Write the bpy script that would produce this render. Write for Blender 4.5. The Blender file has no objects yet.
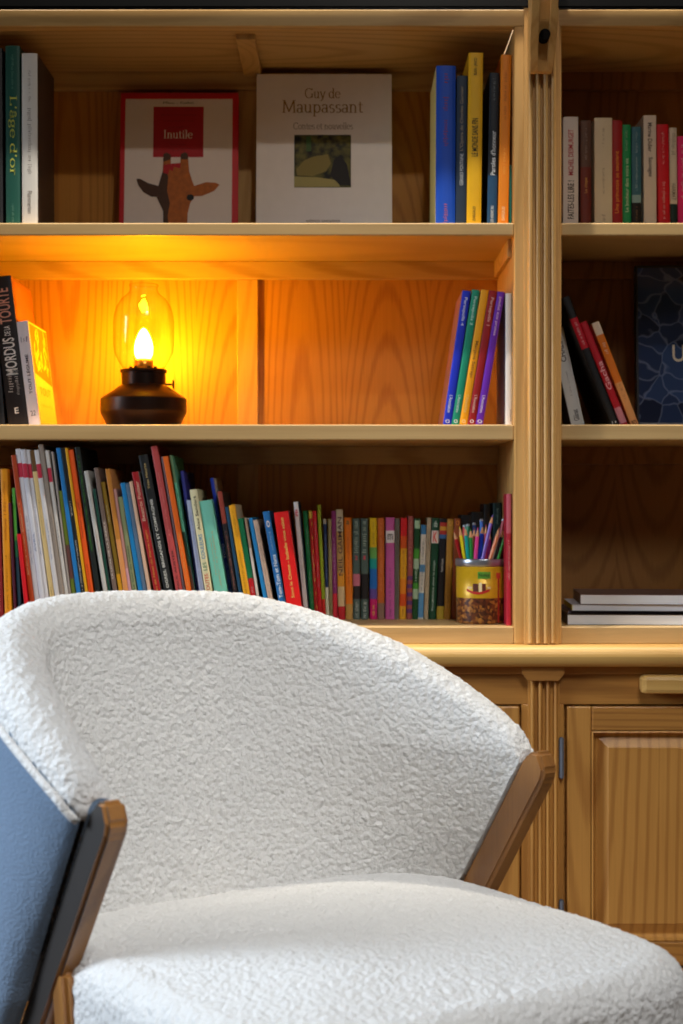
import bpy, bmesh, math, random
from mathutils import Vector, Matrix, noise
R = math.radians
sc = bpy.context.scene
COL = sc.collection
# ------------------------------------------------------------------ camera
D0, K = 2.9, 0.00185            # camera to shelf fronts; metres per photo pixel there
F = D0 / K                      # focal length in pixels (683 x 1024 image)
CZ = 0.92
cam = bpy.data.cameras.new('camera'); camo = bpy.data.objects.new('camera', cam); COL.objects.link(camo)
cam.sensor_fit = 'AUTO'; cam.sensor_width = 36; cam.lens = 36 * F / 1024
camo.location = (0, -D0, CZ); camo.rotation_euler = (R(90), 0, 0)
cam.clip_start = 0.05
cam.dof.use_dof = True; cam.dof.focus_distance = 2.45; cam.dof.aperture_fstop = (cam.lens / 1000) / 0.0105
sc.camera = camo
# ------------------------------------------------------------------ world and lights
w = bpy.data.worlds.new('world'); sc.world = w; w.use_nodes = True
bg = w.node_tree.nodes['Background']; bg.inputs[0].default_value = (1.0, 0.86, 0.72, 1); bg.inputs[1].default_value = 0.016
def area(name, loc, target, size, watts, col, sy=None):
    l = bpy.data.lights.new(name, 'AREA'); l.energy = watts; l.color = col; l.size = size
    if sy: l.shape = 'RECTANGLE'; l.size_y = sy
    o = bpy.data.objects.new(name, l); COL.objects.link(o); o.location = loc
    o.rotation_euler = (Vector(target) - Vector(loc)).to_track_quat('-Z', 'Y').to_euler(); return o
def spot(name, loc, target, watts, col, ang=60, rad=0.02, blend=0.5):
    l = bpy.data.lights.new(name, 'SPOT'); l.energy = watts; l.color = col; l.spot_size = R(ang)
    l.spot_blend = blend; l.shadow_soft_size = rad
    o = bpy.data.objects.new(name, l); COL.objects.link(o); o.location = loc
    o.rotation_euler = (Vector(target) - Vector(loc)).to_track_quat('-Z', 'Y').to_euler(); return o
WARM = (1.0, 0.93, 0.80)
for lx, lw_ in ((0.29, 165), (-0.75, 130), (1.30, 105)):
    spot('ceiling_spotlight', (lx, -0.20, 2.95), (lx-.02, 0.80, 0.0), lw_, WARM, 84, 0.008, 0.5)
dl = area('ceiling_downlight', (0.45, -1.75, 2.95), (0.05, -1.1, 0.5), 0.35, 1.6, (0.70, 0.85, 1.0)); dl.data.spread = R(75)
spot('ceiling_spotlight', (0.25, -1.75, 2.95), (0.15, 0.0, 1.05), 24, (1.0, 0.92, 0.80), 62, 0.03, 0.5)
fl = area('front_fill_light', (0.70, -2.75, 2.85), (-0.02, -1.05, 0.5), 0.6, 7.6, (0.97, 0.97, 0.97)); fl.data.spread = R(60)  # added soft fill that brightens the chair back, no known fixture
wd = area('left_window_daylight', (-3.0, -1.35, 1.6), (-0.1, -1.15, 0.6), 1.2, 19, (0.72, 0.85, 1.0), 1.2); wd.data.spread = R(60)
sc.view_settings.view_transform = 'Standard'; sc.view_settings.look = 'None'
sc.view_settings.gamma = 1.0; sc.view_settings.exposure = 0.0; sc.view_settings.use_curve_mapping = False

# ------------------------------------------------------------------ helpers
def lin(c):
    if isinstance(c, str):
        c = [int(c[i:i+2], 16) / 255 for i in (0, 2, 4)]
    return tuple((v / 12.92 if v <= 0.04045 else ((v + 0.055) / 1.055) ** 2.4) for v in c) + (1,)
MATS = {}
def mat(name, col, rough=0.5, metal=0.0, var=0.06, scale=60, coat=0.0, spec=0.5):
    key = (name, col, rough, metal)
    if key in MATS: return MATS[key]
    m = bpy.data.materials.new(name); m.use_nodes = True; nt = m.node_tree; b = nt.nodes['Principled BSDF']
    c = lin(col)
    tc = nt.nodes.new('ShaderNodeTexCoord'); nz = nt.nodes.new('ShaderNodeTexNoise'); nz.inputs['Scale'].default_value = scale
    nt.links.new(tc.outputs['Object'], nz.inputs['Vector'])
    mx = nt.nodes.new('ShaderNodeMix'); mx.data_type = 'RGBA'
    mx.inputs['A'].default_value = tuple(max(0, v * (1 - var)) for v in c[:3]) + (1,)
    mx.inputs['B'].default_value = tuple(min(1, v * (1 + var)) for v in c[:3]) + (1,)
    nt.links.new(nz.outputs['Fac'], mx.inputs['Factor']); nt.links.new(mx.outputs['Result'], b.inputs['Base Color'])
    b.inputs['Roughness'].default_value = rough; b.inputs['Metallic'].default_value = metal
    b.inputs['Coat Weight'].default_value = coat; b.inputs['Specular IOR Level'].default_value = spec
    MATS[key] = m; return m
def paper(c): return mat('cover_card', c, 0.45, 0, 0.05, 40)
def ink(c): return mat('ink', c, 0.6, 0, 0.03)
def wood(name, c1, c2, axis='Z', a0=0.0, g0=0.0, rings=30, rough=0.45, stretch=0.15, fine=1.0, contrast=0.55, off=(0, 0, 0), per=0.175):
    m = bpy.data.materials.new(name); m.use_nodes = True; nt = m.node_tree; N = nt.nodes; L = nt.links
    b = N['Principled BSDF']
    tc = N.new('ShaderNodeTexCoord'); sp = N.new('ShaderNodeSeparateXYZ'); L.new(tc.outputs['Object'], sp.inputs[0])
    def mul(s, f, add=0.0):
        n = N.new('ShaderNodeMath'); n.operation = 'MULTIPLY_ADD'; L.new(s, n.inputs[0]); n.inputs[1].default_value = f; n.inputs[2].default_value = add; return n.outputs[0]
    X, Y, Z = sp.outputs[0], sp.outputs[1], sp.outputs[2]
    g, a, bb = {'Z': (Z, X, Y), 'X': (X, Z, Y), 'Y': (Y, X, Z)}[axis]
    og, oa = {'Z': (off[2], off[0]), 'X': (off[0], off[2]), 'Y': (off[1], off[0])}[axis]
    wr = N.new('ShaderNodeMath'); wr.operation = 'WRAP'; L.new(mul(a, 1, oa-a0), wr.inputs[0]); wr.inputs[1].default_value = per/2; wr.inputs[2].default_value = -per/2
    fl = N.new('ShaderNodeMath'); fl.operation = 'SNAP'; L.new(mul(a, 1, oa-a0+per/2), fl.inputs[0]); fl.inputs[1].default_value = per
    gg = N.new('ShaderNodeMath'); L.new(mul(g, stretch, (og-g0) * stretch), gg.inputs[0]); L.new(mul(fl.outputs[0], 0.31), gg.inputs[1])
    cb = N.new('ShaderNodeCombineXYZ'); L.new(mul(wr.outputs[0], 1), cb.inputs[0]); L.new(mul(bb, 0.6), cb.inputs[1]); L.new(gg.outputs[0], cb.inputs[2])
    wv = N.new('ShaderNodeTexWave'); wv.wave_type = 'RINGS'; wv.rings_direction = 'SPHERICAL'
    wv.inputs['Scale'].default_value = rings; wv.inputs['Distortion'].default_value = 0.8; wv.inputs['Detail'].default_value = 2
    wv.inputs['Detail Scale'].default_value = 6.0
    L.new(cb.outputs[0], wv.inputs['Vector'])
    cf = N.new('ShaderNodeCombineXYZ'); L.new(mul(a, 330), cf.inputs[0]); L.new(mul(bb, 330), cf.inputs[1]); L.new(mul(g, 7), cf.inputs[2])
    nz = N.new('ShaderNodeTexNoise'); nz.inputs['Scale'].default_value = 1.0; nz.inputs['Detail'].default_value = 3; L.new(cf.outputs[0], nz.inputs['Vector'])
    nb = N.new('ShaderNodeTexNoise'); nb.inputs['Scale'].default_value = 4.0; L.new(tc.outputs['Object'], nb.inputs['Vector'])
    ra = N.new('ShaderNodeValToRGB'); ra.color_ramp.elements[0].position = 0.55; ra.color_ramp.elements[1].position = 1.0
    L.new(wv.outputs['Fac'], ra.inputs[0])
    s1 = mul(ra.outputs[0], contrast); s2 = mul(nz.outputs['Fac'], 0.55 * fine, -0.22 * fine)
    ad = N.new('ShaderNodeMath'); ad.use_clamp = True; L.new(s1, ad.inputs[0]); L.new(s2, ad.inputs[1])
    ad2 = N.new('ShaderNodeMath'); ad2.use_clamp = True; L.new(ad.outputs[0], ad2.inputs[0]); L.new(mul(nb.outputs['Fac'], 0.5, -0.2), ad2.inputs[1])
    mx = N.new('ShaderNodeMix'); mx.data_type = 'RGBA'; mx.inputs['A'].default_value = lin(c1); mx.inputs['B'].default_value = lin(c2)
    L.new(ad2.outputs[0], mx.inputs['Factor']); L.new(mx.outputs['Result'], b.inputs['Base Color'])
    b.inputs['Roughness'].default_value = rough
    bp = N.new('ShaderNodeBump'); bp.inputs['Strength'].default_value = 0.05; bp.inputs['Distance'].default_value = 0.001
    L.new(ad.outputs[0], bp.inputs['Height']); L.new(bp.outputs[0], b.inputs['Normal'])
    return m
def link(name, me, parent=None, mats=()):
    o = bpy.data.objects.new(name, me); COL.objects.link(o)
    for m in mats: me.materials.append(m)
    if parent: o.parent = parent
    return o
def obj(name, bm, m, parent=None, smooth=False):
    me = bpy.data.meshes.new(name); bmesh.ops.recalc_face_normals(bm, faces=bm.faces[:]); bm.to_mesh(me); bm.free()
    if smooth:
        for p in me.polygons: p.use_smooth = True
    return link(name, me, parent, m if isinstance(m, (list, tuple)) else [m])
def bx(bm, x0, x1, y0, y1, z0, z1, mi=0, bev=0.0):
    vs = [bm.verts.new(p) for p in ((x0,y0,z0),(x1,y0,z0),(x1,y1,z0),(x0,y1,z0),(x0,y0,z1),(x1,y0,z1),(x1,y1,z1),(x0,y1,z1))]
    fs = [bm.faces.new([vs[i] for i in f]) for f in ((0,3,2,1),(4,5,6,7),(0,1,5,4),(1,2,6,5),(2,3,7,6),(3,0,4,7))]
    for f in fs: f.material_index = mi
    if bev:
        es = list({e for f in fs for e in f.edges})
        r = bmesh.ops.bevel(bm, geom=es, offset=bev, segments=2, affect='EDGES', profile=0.5)
        for f in r['faces']: f.material_index = mi
def box(name, x0, x1, y0, y1, z0, z1, m, parent=None, bev=0.0):
    bm = bmesh.new(); bx(bm, x0, x1, y0, y1, z0, z1, 0, bev); return obj(name, bm, m, parent)
def prism(bm, pts, axis, a, b, mi=0):
    """closed outline pts extruded along axis from a to b"""
    def P(p, t): return {'X': (t, p[0], p[1]), 'Y': (p[0], t, p[1]), 'Z': (p[0], p[1], t)}[axis]
    A = [bm.verts.new(P(p, a)) for p in pts]; B = [bm.verts.new(P(p, b)) for p in pts]
    n = len(pts); fs = [bm.faces.new(A), bm.faces.new(B[::-1])]
    for i in range(n): fs.append(bm.faces.new([A[i], B[i], B[(i+1) % n], A[(i+1) % n]]))
    for f in fs: f.material_index = mi
def lathe(name, prof, m, parent=None, seg=48, loc=(0,0,0), closed=False, smooth=True):
    bm = bmesh.new(); rings = []
    for r, z in prof:
        if r < 1e-6: rings.append([bm.verts.new((loc[0], loc[1], loc[2]+z))])
        else: rings.append([bm.verts.new((loc[0]+r*math.cos(2*math.pi*i/seg), loc[1]+r*math.sin(2*math.pi*i/seg), loc[2]+z)) for i in range(seg)])
    pr = list(zip(rings, rings[1:])) + ([(rings[-1], rings[0])] if closed else [])
    for A, B in pr:
        for i in range(seg):
            j = (i+1) % seg
            f = [A[i % len(A)], A[j % len(A)], B[j % len(B)], B[i % len(B)]]
            f2 = []
            for v in f:
                if v not in f2: f2.append(v)
            if len(f2) > 2: bm.faces.new(f2)
    o = obj(name, bm, m, parent, smooth); 
    return o
def tube(bm, pts, rad, seg=10, mi=0):
    rings = []
    for i, p in enumerate(pts):
        p = Vector(p); a = Vector(pts[max(i-1, 0)]); b = Vector(pts[min(i+1, len(pts)-1)])
        t = (b - a).normalized(); u = t.cross(Vector((0, 0, 1)))
        if u.length < 1e-3: u = t.cross(Vector((0, 1, 0)))
        u.normalize(); v = t.cross(u); rr = rad[i] if isinstance(rad, (list, tuple)) else rad
        rings.append([bm.verts.new(p + rr * (math.cos(2*math.pi*k/seg) * u + math.sin(2*math.pi*k/seg) * v)) for k in range(seg)])
    for A, B in zip(rings, rings[1:]):
        for k in range(seg): bm.faces.new([A[k], A[(k+1) % seg], B[(k+1) % seg], B[k]]).material_index = mi
    for A in (rings[0], rings[-1][::-1]): bm.faces.new(A).material_index = mi
def empty(name, loc, label, cat, group=None, rot=(0, 0, 0)):
    o = bpy.data.objects.new(name, None); COL.objects.link(o); o.empty_display_size = 0.05
    o.location = loc; o.rotation_euler = rot; o['label'] = label; o['category'] = cat
    if group: o['group'] = group
    return o
def tag(o, label, cat, group=None):
    o['label'] = label; o['category'] = cat
    if group: o['group'] = group
    return o
def struct(o): o['kind'] = 'structure'; return o
def PX(x, y=0.0): return (x - 341.5) * (D0 + y) / F
def PZ(py, y=0.0): return CZ - (py - 512) * (D0 + y) / F

# ---- lettering ------------------------------------------------------------
_tc = {}
def glyphs(s):
    """sans lettering as (verts, faces) with the bounding box at 0..w, 0..h"""
    if s in _tc: return _tc[s]
    cu = bpy.data.curves.new('lettering', 'FONT'); cu.body = s; cu.size = 1; cu.offset = 0.012; cu.resolution_u = 3
    o = bpy.data.objects.new('lettering', cu); COL.objects.link(o)
    bpy.context.view_layer.update()
    me = bpy.data.meshes.new_from_object(o.evaluated_get(bpy.context.evaluated_depsgraph_get()))
    V = [tuple(v.co[:2]) for v in me.vertices]; Fc = [tuple(p.vertices) for p in me.polygons]
    bpy.data.objects.remove(o); bpy.data.curves.remove(cu); bpy.data.meshes.remove(me)
    _tc[s] = norm(V, Fc); return _tc[s]
def norm(V, Fc):
    x0 = min(v[0] for v in V); x1 = max(v[0] for v in V); y0 = min(v[1] for v in V); y1 = max(v[1] for v in V)
    return [(v[0]-x0, v[1]-y0) for v in V], Fc, x1-x0, y1-y0
def arc(cx, cy, rx, ry, a0, a1, n=14): return [(cx + rx*math.cos(R(a0+(a1-a0)*i/n)), cy + ry*math.sin(R(a0+(a1-a0)*i/n))) for i in range(n+1)]
SER = {  # advance, strokes, serifs (x, y, half length)
 'G': (1.0, [arc(.48,.5,.42,.5,45,325), [(.86,.42),(.86,.06)], [(.84,.82),(.84,.97)]], [(.84,.43,.14)]),
 'C': (.92, [arc(.48,.5,.42,.5,42,318), [(.82,.80),(.82,.97)]], []),
 'M': (1.2, [[(.16,0),(.2,1)], [(1.04,0),(1.0,1)], [(.2,1),(.6,.08)], [(.6,.08),(1.0,1)]], [(.16,0,.14),(1.04,0,.14),(.14,1,.1),(1.06,1,.1)]),
 'I': (.46, [[(.22,0),(.22,1)]], [(.22,0,.16),(.22,1,.16)]),
 'L': (.72, [[(.2,0),(.2,1)], [(.2,.015),(.64,.015)], [(.64,0),(.64,.22)]], [(.2,0,.14),(.2,1,.15)]),
 'u': (.74, [[(.16,.66),(.16,.2)], arc(.34,.2,.18,.19,180,330), [(.56,.66),(.56,0)]], [(.1,.65,.1),(.5,.65,.1),(.61,.01,.1)]),
 'y': (.66, [[(.08,.66),(.34,.0)], [(.6,.66),(.3,-.12),(.2,-.27),(.06,-.28)]], [(.1,.65,.12),(.58,.65,.1)]),
 'd': (.74, [arc(.33,.33,.25,.33,0,360), [(.57,1.02),(.57,0)]], [(.5,1.01,.09),(.62,.01,.09)]),
 'e': (.64, [arc(.33,.33,.27,.33,10,325), [(.07,.37),(.59,.37)]], []),
 'a': (.62, [arc(.29,.47,.19,.19,160,0), [(.48,.47),(.48,.06),(.58,.02)], arc(.28,.18,.2,.18,0,360)], []),
 'p': (.74, [[(.17,.66),(.17,-.3)], arc(.4,.33,.24,.33,0,360)], [(.1,.65,.1),(.17,-.3,.14)]),
 's': (.54, [arc(.28,.49,.17,.16,40,250,10), arc(.28,.17,.19,.17,90,-140,10)], []),
 'n': (.76, [[(.17,.66),(.17,0)], arc(.37,.42,.19,.24,170,0), [(.56,.42),(.56,0)]], [(.1,.65,.1),(.17,0,.13),(.57,0,.13)]),
 't': (.46, [[(.2,.86),(.2,.14)], arc(.32,.14,.12,.13,180,320,6)], [(.24,.65,.2)]),
 'o': (.7, [arc(.34,.33,.27,.33,0,360)], []),
 'v': (.64, [[(.1,.66),(.33,0)], [(.33,0),(.57,.66)]], [(.1,.65,.12),(.56,.65,.1)]),
 'l': (.36, [[(.18,1.02),(.18,0)]], [(.11,1.01,.09),(.18,0,.13)]),
 'i': (.36, [[(.18,.66),(.18,0)], [(.18,.83),(.18,.95)]], [(.11,.65,.09),(.18,0,.13)]),
 'g': (.68, [arc(.31,.42,.21,.24,0,360), arc(.32,-.08,.24,.18,0,360), [(.2,.2),(.2,.1)], [(.46,.6),(.62,.64)]], []),
 'r': (.52, [[(.17,.66),(.17,0)], arc(.36,.45,.19,.2,165,60,6)], [(.1,.65,.1),(.17,0,.13)]),
 "'": (.28, [[(.14,1.0),(.12,.75)]], []), ' ': (.34, [], []),
 '^a': (.62, [arc(.29,.47,.19,.19,160,0), [(.48,.47),(.48,.06),(.58,.02)], arc(.28,.18,.2,.18,0,360), [(.12,.78),(.3,.96)], [(.3,.96),(.48,.78)]], []),
}
def serif(s, thick=.115, thin=.045):
    key = ('serif', s)
    if key in _tc: return _tc[key]
    V, Fc, x = [], [], 0.0
    toks = []; i = 0
    while i < len(s):
        if s[i] == 'â': toks.append('^a')
        else: toks.append(s[i])
        i += 1
    for t in toks:
        adv, strokes, ser = SER[t]
        for st in strokes:
            for k in range(len(st)-1):
                (ax, ay), (bx_, by) = st[k], st[k+1]; dx, dy = bx_-ax, by-ay; l = math.hypot(dx, dy) or 1
                h = (thin + (thick-thin)*abs(dy/l)**1.2)/2; nx, ny = -dy/l*h, dx/l*h; ex, ey = dx/l*.008, dy/l*.008
                b = len(V); V += [(x+ax-nx-ex, ay-ny-ey), (x+bx_-nx+ex, by-ny+ey), (x+bx_+nx+ex, by+ny+ey), (x+ax+nx-ex, ay+ny-ey)]; Fc.append((b, b+1, b+2, b+3))
        for sx, sy, hl in ser:
            b = len(V); V += [(x+sx-hl, sy-.022), (x+sx+hl, sy-.022), (x+sx+hl, sy+.022), (x+sx-hl, sy+.022)]; Fc.append((b, b+1, b+2, b+3))
        x += adv
    _tc[key] = norm(V, Fc); return _tc[key]
def marks(seed, ratio):
    """illegible small print: short irregular strokes along a line"""
    r = random.Random(seed); V, Fc, x = [], [], 0.0
    while x < ratio or not V:
        if V and r.random() < .16: x += .5; continue
        wd = r.uniform(.12, .3); lo = r.choice((0, 0, .05, -.25)); hi = r.choice((.7, .7, .72, 1.0))
        b = len(V); V += [(x, lo), (x+wd*.55, lo), (x+wd*.8, hi), (x+wd*.2, hi)]; Fc.append((b, b+1, b+2, b+3)); x += wd + r.uniform(.14, .24)
    return norm(V, Fc)
def getg(s, ratio=8):
    if s.startswith('~'): return marks(s, ratio)
    if s.startswith('#'): return serif(s[1:])
    return glyphs(s)
def front_text(s, cx, z0, wd, ht, y, m, parent, name='lettering'):
    """text facing -Y, centred on cx, baseline box bottom z0, width wd, height ht (None keeps proportions)"""
    V, Fc, gw, gh = getg(s, wd/max(ht or .01, 1e-4)); sx = wd/gw; sz = (ht/gh) if ht else sx
    me = bpy.data.meshes.new(name); me.from_pydata([(cx - wd/2 + v[0]*sx, y, z0 + v[1]*sz) for v in V], [], Fc)
    return link(name, me, parent, [m])
def patch(name, pts, y, m, parent):
    me = bpy.data.meshes.new(name); me.from_pydata([(p[0], y, p[1]) for p in pts], [], [tuple(range(len(pts)))])
    return link(name, me, parent, [m])

# ------------------------------------------------------------------ materials
BO = ((-0.743 + (561-341.5)*K + (514-341.5)*K + 0.743)/2, 0.16, CZ - (644-512)*K)   # origin of the bookcase
PINE_V = wood('pine_vertical_grain', 'D2A462', 'AE7C3C', 'Z', 0.362, 0.2, rings=34, contrast=0.35, stretch=.05, off=BO, per=.3)
PINE_H = wood('pine_horizontal_grain', 'D0A668', 'A97C3F', 'X', 1.843, -0.4, rings=24, stretch=0.09, contrast=0.5, off=BO, per=.4)
PINE_S = wood('pine_shelf', 'C9A670', 'AC8854', 'X', 1.0, 0.3, rings=9, stretch=0.06, contrast=0.35, off=BO, per=.4)
BACK_L = wood('back_board_left', 'D2903A', '9E5A1A', 'Z', -0.385, 1.02, rings=44, contrast=0.40, stretch=.10, off=BO)
BACK_R = wood('back_board_right', 'D09038', '9E5A1A', 'Z', -0.08, 0.98, rings=44, contrast=0.40, stretch=.10, off=BO)
BACK_P = wood('back_board_side', 'AC763A', '825222', 'Z', 0.65, 1.5, rings=30, contrast=0.5, off=BO)
OAK_H = wood('oak_rail', 'B47C38', '885622', 'X', 0.61, 0.9, rings=26, contrast=0.5, stretch=.06, off=(BO[0], .15, 0), per=.4)
OAK_V = wood('oak_door', 'C48B42', '9A6228', 'Z', 0.04, -0.2, rings=17, contrast=0.5, stretch=0.07, per=.26)
COUNTER = wood('counter_oak', 'D3A75E', 'B0803E', 'X', 0.66, 2.6, rings=12, stretch=0.03, contrast=0.35, per=.5)
WALNUT = wood('chair_wood', '9A6834', '704824', 'Z', 0.0, 0.3, rings=14, rough=0.30, contrast=0.6, stretch=.1)
FLOORW = wood('floor_boards', '6F5236', '4F3821', 'Y', 0.0, 0.0, rings=10)
BLACK = mat('black_metal', '141416', 0.35, 0.6)
STEEL = mat('dark_steel', '7A808C', 0.45, 0.35)
BRONZE = mat('dark_bronze', '33241E', 0.32, 0.75)

# ------------------------------------------------------------------ room
struct(box('floor', -3.5, 3.5, -4.5, 0.36, -0.03, 0.0, FLOORW))
struct(box('wall_back', -3.5, 3.5, 0.34, 0.44, 0.0, 3.1, mat('wall_plaster', 'B9A893', 0.9)))

# ------------------------------------------------------------------ bookcase
XL0, XL1 = -0.743, PX(514); XR0, XR1 = PX(561), PX(561) + (PX(514) + 0.743)
UT = XR0 - XL1
ZB = PZ(626.8); ZBB = PZ(644); Z1T, Z1B = PZ(424.5), PZ(440); Z2T, Z2B = PZ(222.8), PZ(235.6); ZTB, ZTT = PZ(27), PZ(10)
DEP = 0.315
bc = empty('bookcase', ((XL0+XR1)/2, 0.16, ZBB), 'tall pine bookcase with open shelves and fluted uprights along the wall', 'bookcase')
OFF = Vector(bc.location)
def wmesh(o, parent):                      # mesh written in world coordinates -> parent's frame
    o.data.transform(Matrix.Translation(-parent.location)); o.parent = parent; return o
def wbox(name, a, m, parent, bev=0.0015): return wmesh(box(name, *a, m, None, bev), parent)
def bay_back(x0, x1, mats, splits):
    edges = [x0] + splits + [x1]
    for (a, b), m in zip(zip(edges, edges[1:]), mats):
        wbox('back_board', (a, b, DEP, DEP+0.008, ZBB, ZTT), m, bc, 0.0)
sx0, sx1 = PX(237, .305)+0.0, PX(258, .305)
bay_back(XL0, XL1, [BACK_L, BACK_R], [sx1 + .004])
bay_back(XR0, XR1, [BACK_P, BACK_P], [(XR0+XR1)/2])
for (x0, x1, st) in ((XL0, XL1, (sx0, sx1)), (XR0, XR1, ((XR0+XR1)/2-.02, (XR0+XR1)/2+.02))):
    for zb, zt in ((ZB, Z1B), (Z1T, Z2B), (Z2T, ZTB)):
        wbox('back_rail', (x0, x1, DEP-.020, DEP, zt-.036, zt), BACK_P if x0 > 0 else PINE_H, bc)
        wbox('back_stile', (st[0], st[1], DEP-.010, DEP, zb, zt-.036), PINE_V, bc)
        if zb == Z1T:
            for xa, xb in ((x0, x0+.008), (x1-.008, x1)):
                wbox('side_cleat', (xa, xb, .04, DEP-.021, zt-.034, zt), PINE_H, bc)
        if zb == Z2T:
            xc_ = PX(244) if x0 < 0 else (x0+x1)/2
            wbox('ceiling_batten', (xc_-.018, xc_+.018, .04, DEP-.021, zt-.012, zt), PINE_V, bc)
    for zb, zt in ((Z1B, Z1T), (Z2B, Z2T)):
        wbox('shelf', (x0, x1, 0.0, DEP, zb, zt), PINE_S, bc, 0.0025)
    wbox('bottom_shelf', (x0, x1, 0.0, DEP, ZBB, ZB), PINE_S, bc, 0.002)
    wbox('top_board', (x0, x1, 0.02, DEP, ZTB, ZTT), PINE_H, bc)
wbox('top_rail', (XL0-UT, XR1+UT, -0.004, 0.02, ZTB, ZTT), PINE_H, bc, 0.002)
wbox('fascia', (XL0-UT, XR1+UT, -0.001, 0.10, ZTT, ZTT+.075), BLACK, bc)
wbox('fascia', (XL0-UT, XR1+UT, -0.004, 0.0, ZTT+.006, ZTT+.010), BLACK, bc, 0)
def flutes(x0, x1, yb, yf, n, grooves=0.5):
    """plan outline of a fluted strip: n half round ribs between flat lands"""
    pts = [(x0, yb), (x0, (yb+yf)/2)]; wv = (x1-x0)/n
    for i in range(n):
        a = x0 + i*wv + wv*.12; b = x0 + (i+1)*wv - wv*.12
        for k in range(9):
            t = math.pi*k/8; pts.append(((a+b)/2 - (b-a)/2*math.cos(t), (yb+yf)/2 + (yf-yb)/2*math.sin(t)**.7))
    pts += [(x1, (yb+yf)/2), (x1, yb)]
    return pts
def upright(xa, full=True):
    wbox('upright', (xa, xa+UT, -0.006, DEP, ZBB, ZTB), PINE_V, bc, 0.0025)
    bm = bmesh.new(); a, b = xa + (PX(524.5, -.02)-XL1), xa + (PX(559.5, -.02)-XL1)
    bx(bm, a, b, -0.013, -0.0062, ZBB, ZTT, 0, 0.001)
    ww = (b-a)/4.6
    for i in range(4):
        c = a + ww*.8 + i*ww*1.0
        prism(bm, [(c - ww*.36*math.cos(math.pi*k/10), -0.0125 - .0105*math.sin(math.pi*k/10)**.75) for k in range(11)], 'Z', ZBB+.003, ZTT-.01)
    wmesh(obj('fluted_pilaster', bm, PINE_V), bc)
for xa in (XL0-UT, XL1, XR1): upright(xa)
# countertop with a bullnose front
bm = bmesh.new(); zc0, zc1 = PZ(667.5, -.055), ZBB
rr = (zc1-zc0)/2; out = [(0.33, zc0), (0.33, zc1)] + [(-.055+rr*.8 - rr*.8*math.sin(math.pi*k/12), zc0+rr+rr*math.cos(math.pi*k/12)) for k in range(13)]
prism(bm, out, 'X', XL0-UT-.03, XR1+UT+.03)
ct = obj('countertop', bm, COUNTER); tag(ct, 'long honey oak counter ledge with rounded nose under the open shelves', 'countertop')
for p in ct.data.polygons: p.use_smooth = False
# base cabinet
bc2 = empty('base_cabinet', ((XL0+XR1)/2, 0.15, 0.0), 'low oak cabinet with raised panel doors and fluted strips below the counter', 'cabinet')
wbox('carcass', (XL0-UT, XR1+UT, 0.0, 0.33, 0.0, zc0), OAK_H, bc2, 0)
# front frame pieces stand proud so that the door gaps read dark
ZD = PZ(706, -.012)
dark = mat('gap_shadow_paint', '2A1B0D', 0.9)
wbox('frieze_rail', (XL0-UT, XR1+UT, -0.012, -0.0005, ZD+.003, zc0), OAK_H, bc2, 0.001)
wbox('frieze_moulding', (XL0-UT, XR1+UT, -0.020, -0.012, zc0-.016, zc0), OAK_H, bc2, 0.002)
wbox('plinth', (XL0-UT, XR1+UT, -0.012, -0.0005, 0.0, 0.08), OAK_H, bc2, 0.001)
for xa in (XL0-UT, XL1, XR1):
    a, b = xa+(PX(520.5)-XL1), xa+(PX(563)-XL1)
    wbox('face_stile', (a, b, -0.012, -0.0005, 0.08, ZD+.003), OAK_V, bc2, 0.001)
    bm = bmesh.new(); a2, b2 = xa+(PX(527)-XL1), xa+(PX(558.5)-XL1)
    bx(bm, a2, b2, -0.016, -0.0121, 0.0805, zc0-.022, 0, 0.0008)
    ww = (b2-a2)/4.1
    for i in range(4):
        c = a2 + ww*.55 + i*ww
        prism(bm, [(c - ww*.30*math.cos(math.pi*k/10), -0.0155 - .010*math.sin(math.pi*k/10)**.7) for k in range(11)], 'Z', 0.082, zc0-.024)
    wmesh(obj('fluted_strip', bm, OAK_V), bc2)
    bm = bmesh.new(); a3, b3 = xa+(PX(522, -.03)-XL1), xa+(PX(564, -.03)-XL1); zt, zm, zb = zc0, PZ(676, -.03), PZ(680.5, -.03)
    prism(bm, [(a3, zt), (b3, zt), (b3, zm+.004), (b3-.004, zm), (b3-.010, zb), (a3+.010, zb), (a3+.004, zm), (a3, zm+.004)], 'Y', -0.034, -0.0205)
    wmesh(obj('capital_block', bm, OAK_H), bc2)
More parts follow.
